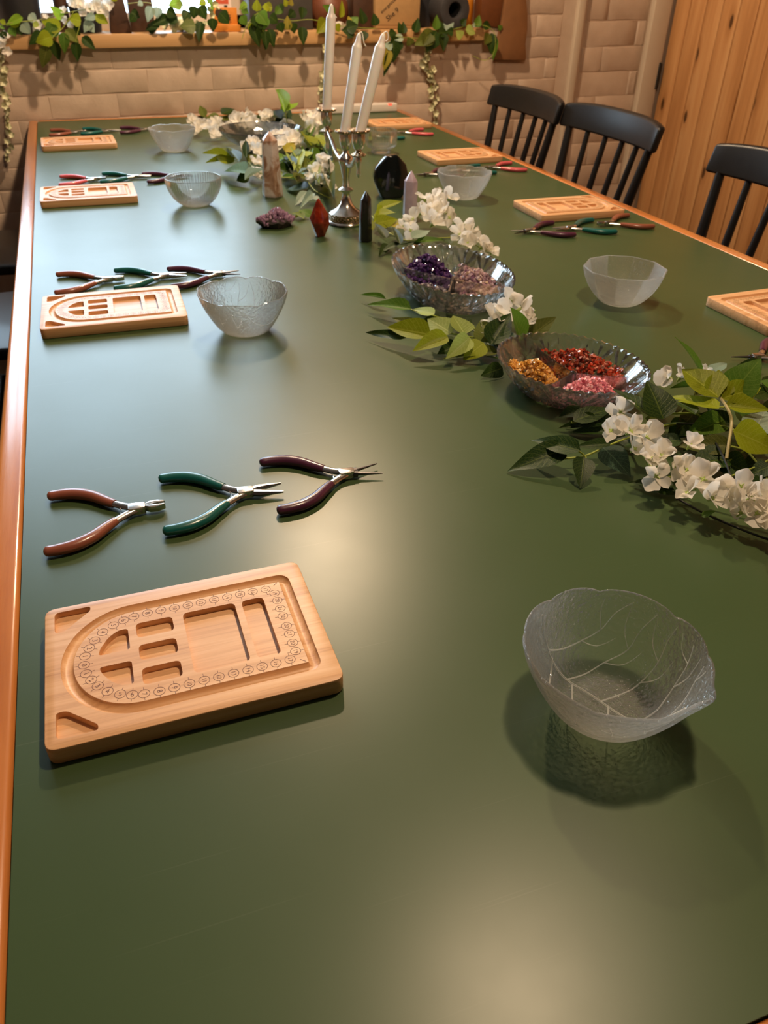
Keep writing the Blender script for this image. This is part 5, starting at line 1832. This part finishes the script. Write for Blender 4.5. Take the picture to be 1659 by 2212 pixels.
garland('hanging_blossom', 'faded cream blossom strand hanging behind the left candle', 'flower strand', STRAND_MIDDLE_LEAVES, STRAND_MIDDLE_FLOWERS, STRAND_MIDDLE_STEMS, 'blossom strands hanging from the sill', False, True, LS, 11, 1, True)
garland('hanging_blossom', 'faded cream blossom strand hanging right of the candles', 'flower strand', STRAND_RIGHT_LEAVES, STRAND_RIGHT_FLOWERS, STRAND_RIGHT_STEMS, 'blossom strands hanging from the sill', False, True, LS, 12, 1, True)

# ================================================================== THINGS ON THE SILL
MT['pot_black'] = plain('black_plastic', (.018, .018, .022), .5, var=.1)
MT['dark_brown'] = plain('dark_brown_wood', (.055, .024, .013), .5, var=.25, bscale=40)
MT['box_grey'] = plain('dark_grey_card', (.045, .040, .036), .6, var=.15)
MT['kraft'] = plain('kraft_paper', (.40, .235, .095), .75, var=.08, bump=.15, bscale=50)
MT['bag_brown'] = plain('brown_paper', (.20, .085, .028), .7, var=.1, bump=.2, bscale=30)
MT['orange'] = plain('orange_wood', (.62, .22, .03), .5, var=.08)
MT['card'] = plain('card_white', (.72, .62, .58), .5)
MT['card_red'] = plain('card_red', (.55, .09, .04), .5)
MT['ink'] = plain('ink', (.03, .018, .01), .6)
MT['amber_glass'] = plain('amber_bottle', (.50, .17, .012), .2, coat=.3)
MT['brown_leather'] = plain('brown_leather', (.13, .042, .012), .45, var=.15)
MT['rust'] = plain('rust_brown', (.14, .045, .02), .5, var=.2)
MT['rubber'] = plain('dark_foam', (.030, .028, .030), .7, var=.2)
SY = WY + 0.005
def pot(name, x, y, r0, r1, h, mat, label):
    o = empty(name, (x, y, sillz(x)), 0, label, 'pot')
    b = MB(); b.lathe([(.001, 0), (r0, 0), (r0 * 1.02, .004), (r1, h - .012), (r1, h - .010), (r1 - .004, h - .010), (r0 - .003, .006), (.001, .006)], 36); b.build('pot_body', mat, o)
    b = MB(); b.lathe([(r1, h - .012), (r1 + .003, h - .012), (r1 + .003, h), (r1 - .004, h)], 36, closed=True); b.build('pot_rim', mat, o)
    return o
pot('plant_pot', -.105, SY + .06, .062, .075, .15, MT['pot_black'], 'large black plant pot at the left end of the sill')
pot('plant_pot', .105, SY + .075, .045, .052, .085, MT['pot_black'], 'low black plant pot behind the white sill flowers')
pot('plant_pot', .030, SY + .11, .020, .026, .16, MT['dark_brown'], 'narrow dark brown pot beside the bright window gap')
# tapered dark wooden wedge
def slab(name, x, y, prof, t, mat, label, cat, bevel=.002):
    b = MB(); n = len(prof)
    b.add([(px_, -t / 2, pz) for px_, pz in prof] + [(px_, t / 2, pz) for px_, pz in prof], [tuple(range(n)), tuple(reversed(range(n, 2 * n)))] + [(i, n + i, n + (i + 1) % n, (i + 1) % n) for i in range(n)])
    o = b.build(name, mat, None, (x, y, sillz(x)), bevel=bevel)
    return tag(o, label, cat)
slab('wooden_wedge', .209, SY + .02, [(-.034, 0), (.036, 0), (.018, .14), (-.022, .14)], .05, MT['dark_brown'], 'tapered dark brown wooden block standing on the sill', 'ornament')
slab('dark_case', .290, SY + .075, [(-.042, 0), (.042, 0), (.040, .13), (-.040, .13)], .05, MT['dark_brown'], 'dark brown case behind leaves, right of the tapered block', 'box')
# crumpled pale paper under the leaves
b = MB(); rr = random.Random(21)
b.lathe([(.005, 0), (.040, .002), (.046, .018), (.030, .034), (.004, .040)], 18, fn=lambda i, t, r, z: (r * (1 + rr.uniform(-.12, .12)), z + rr.uniform(0, .006)))
tag(b.build('crumpled_paper', MT['petal_cream'], None, (.425, SY + .03, sillz(.425)), smooth=False), 'crumpled pale tissue paper on the sill, left of the card stand', 'paper')
# small red and white pyramid
b = MB(); b.add([(-.014, -.014, 0), (.014, -.014, 0), (.014, .014, 0), (-.014, .014, 0), (0, 0, .034)], [(0, 1, 4), (1, 2, 4), (2, 3, 4), (3, 0, 4), (3, 2, 1, 0)])
tag(b.build('pyramid', MT['rust'], None, (.455, SY + .085, sillz(.455)), smooth=False), 'tiny red pyramid half hidden by sill leaves', 'ornament')
# orange card stand with its card
st = empty('card_stand', (.572, SY + .012, sillz(.572)), 0, 'orange wooden card stand with a dark round print', 'card stand')
b = MB(); b.box((0, 0, .0105), (.098, .060, .021)); b.build('stand_base', MT['orange'], st, bevel=.002)
b = MB(); b.box((0, .022, .045), (.096, .012, .052)); b.build('stand_back', MT['orange'], st, bevel=.002)
b = MB()
b.add([(.026 * math.cos(2 * PI * k / 24) * 1.0 - .004, .0155, .046 + .019 * math.sin(2 * PI * k / 24) - .35 * .026 * math.cos(2 * PI * k / 24)) for k in range(24)], [tuple(range(24))])
for k in range(5): b.add([(.018 + .004 * (k % 2), .0155, .050 - k * .007), (.026, .0155, .048 - k * .007), (.018, .0155, .046 - k * .007)], [(0, 1, 2)])
b.build('dark_print', MT['ink'], st, smooth=False)
cdd = empty('picture_card', (.577, SY + .050, sillz(.577) + .0005), 0, 'white and red card with an eye drawn on it, in the orange stand', 'card')
b = MB(); b.box((0, 0, .0750), (.056, .0015, .150)); b.build('card_sheet', MT['card'], cdd, smooth=False)
b = MB(); b.box((-.003, -.0010, .1085), (.044, .0006, .057)); b.build('red_panel', MT['card_red'], cdd, smooth=False)
b = MB(); ev = []
for k in range(20):
    t = 2 * PI * k / 20; ev.append((-.003 + .017 * math.cos(t), -.0016, .098 + .0075 * math.sin(t) * (1 - .35 * abs(math.cos(t)))))
b.add(ev, [tuple(range(20))]); b.build('eye_white', MT['card'], cdd, smooth=False)
b = MB(); b.add([(-.003 + .0055 * math.cos(2 * PI * k / 16), -.0019, .098 + .0055 * math.sin(2 * PI * k / 16)) for k in range(16)], [tuple(range(16))]); b.build('iris', MT['orange'], cdd, smooth=False)
b = MB(); b.add([(-.003 + .0022 * math.cos(2 * PI * k / 12), -.0022, .098 + .0022 * math.sin(2 * PI * k / 12)) for k in range(12)], [tuple(range(12))])
b.box((.008, -.0012, .073), (.012, .0006, .006)); b.build('pupil', MT['ink'], cdd, smooth=False)

def carton(name, x, y, w, d, h, mat, label, cat='box', tilt=0.0):
    o = empty(name, (x, y, sillz(x)), tilt, label, cat)
    b = MB(); b.box((0, 0, h / 2), (w, d, h)); b.build('box_body', mat, o, bevel=.003)
    b = MB(); b.box((0, 0, h + .006), (w + .003, d + .003, .014)); b.build('lid', mat, o, bevel=.002)
    return o
carton('storage_box', .785, SY + .09, .235, .10, .16, MT['box_grey'], 'dark grey box behind sill leaves, left of the candles')
# rusty round vessel with a white tag
rv = empty('round_vessel', (.975, SY + .075, sillz(.975)), 0, 'rust brown rounded vessel on the sill behind the left candle', 'vase')
b = MB(); b.lathe([(.001, 0), (.040, 0), (.062, .018), (.074, .050), (.070, .085), (.045, .115), (.036, .125), (.038, .140), (.033, .140), (.031, .125), (.001, .060)], 36); b.build('vessel_body', MT['rust'], rv)
b = MB(); b.lathe([(.040, .112), (.047, .114), (.047, .119), (.038, .122)], 36, closed=True); b.build('vessel_collar', MT['dark_brown'], rv)
wb = MB(); wb.lathe([(.002, 0), (.020, .003), (.024, .014), (.016, .024), (.003, .027)], 20)
tag(wb.build('white_stone', MT['petal'], None, (.990, SY - .004, sillz(.99)), None), 'small white stone on the sill behind the candles', 'stone')
carton('storage_box', 1.094, SY + .07, .078, .09, .15, MT['dark_brown'], 'dark brown narrow box beside the kraft paper bag')
# kraft bag with handwriting
kb = empty('paper_bag', (1.225, SY + .05, sillz(1.225)), 0, 'kraft paper bag with handwriting on the sill', 'bag')
b = MB(); pr = [(-.089, 0), (.088, 0), (.090, .09), (.086, .17), (-.086, .17), (-.091, .08)]; n = 6
b.add([(x, -.045, z) for x, z in pr] + [(x, .045, z) for x, z in pr], [tuple(range(n)), tuple(reversed(range(n, 2 * n)))] + [(i, n + i, n + (i + 1) % n, (i + 1) % n) for i in range(n)])
b.build('bag_body', MT['kraft'], kb, bevel=.004)
b = MB(); b.box((0, -.0455, .012), (.17, .0008, .0012)); b.build('fold_line', MT['bag_brown'], kb, smooth=False)
def writing(s, size, x, z, rot, par):
    q = MB(); text_polys(s, size, rot, 0, 0, q, 0)
    q.v = [(x + v[0], -.0462, z + v[1]) for v in q.v]
    q.build('handwriting', MT['ink'], par, smooth=False)
writing('energetical', .0165, -.040, .074, R(38), kb)
writing('She 9', .026, -.022, .046, R(36), kb)
# black case with a rolled foam end in front
carton('black_case', 1.352, SY + .12, .075, .08, .16, MT['pot_black'], 'tall black case right of the kraft bag')
ro = empty('foam_roll', (1.438, SY + .005, sillz(1.438) + .0602), 0, 'dark grey foam roll with a hollow core, end facing out', 'roll')
b = MB(); n = 40; vs = []
for (y_, r_) in ((-.05, .060), (.10, .060), (.10, .026), (-.05, .026)):
    vs += [(r_ * math.cos(2 * PI * k / n), y_, r_ * math.sin(2 * PI * k / n)) for k in range(n)]
b.add(vs, [(i * n + k, i * n + (k + 1) % n, ((i + 1) % 4) * n + (k + 1) % n, ((i + 1) % 4) * n + k) for i in range(4) for k in range(n)])
b.build('roll_body', MT['rubber'], ro, bevel=.004)
b = MB(); b.tube([(0, .09, 0), (0, .098, 0)], .0255, 24); b.build('core_dark_disc', MT['pot_black'], ro)  # black disc at the back that keeps the hollow core dark
ab = empty('amber_bottle', (1.530, SY + .06, sillz(1.53)), 0, 'amber orange bottle between the foam roll and brown leather case', 'bottle')
b = MB(); b.lathe([(.001, 0), (.026, 0), (.029, .004), (.029, .105), (.020, .125), (.012, .132), (.012, .150)], 28); b.build('bottle_body', MT['amber_glass'], ab)
b = MB(); b.lathe([(.0145, .146), (.0145, .165), (.002, .165)], 24); b.build('cap', MT['pot_black'], ab)
slab('leather_case', 1.605, SY + .02, [(-.042, .010), (.040, 0), (.052, .14), (-.044, .14)], .07, MT['brown_leather'], 'brown leather case leaning at the right end of the sill', 'case')
# brown paper bag hanging past the end of the sill
b = MB(); L_, n = [], 8
left = [(-.075, -.094), (-.070, -.05), (-.058, .0), (-.050, .05), (-.046, .12), (-.046, .20)]
right = [(.036, .20), (.040, .12), (.056, .06), (.062, .01), (.060, -.04), (.070, -.085), (.068, -.098)]
prof = left[:1] + right[::-1] + left[:0:-1]
n = len(prof)
b.add([(x, -.012, z) for x, z in prof] + [(x, .012, z) for x, z in prof], [tuple(range(n)), tuple(reversed(range(n, 2 * n)))] + [(i, n + i, n + (i + 1) % n, (i + 1) % n) for i in range(n)])
hb = b.build('hanging_bag', MT['bag_brown'], None, (1.700, WY - .016, ZT + .262), bevel=.004)
tag(hb, 'brown paper bag hanging against the wall past the right end of the sill', 'bag')

# ================================================================== POWER STRIP
MT['white_plastic'] = plain('white_plastic', (.72, .66, .60), .4, var=.02)
m = NT('red_neon'); m.set(Base_Color=(.8, .05, .03, 1), Emission_Color=(1, .06, .03, 1), Emission_Strength=1.5); MT['neon'] = m.mat
psx = empty('power_strip', (1.045, 3.190, ZT + .0004), R(2), 'white power strip with a lit red switch at the far table edge', 'power strip')
b = MB(); b.box((0, 0, .015), (.31, .042, .030)); b.build('strip_body', MT['white_plastic'], psx, bevel=.005, bseg=3)
b = MB(); b.box((.123, -.0185, .027), (.015, .008, .006)); b.build('switch', MT['neon'], psx, bevel=.001)
for k in range(4):
    b = MB(); b.lathe([(.015, .0302), (.015, .0310), (.012, .0310), (.012, .0302)], 24, (-.115 + k * .062, 0, 0), closed=True); b.build('outlet', MT['white_plastic'], psx)
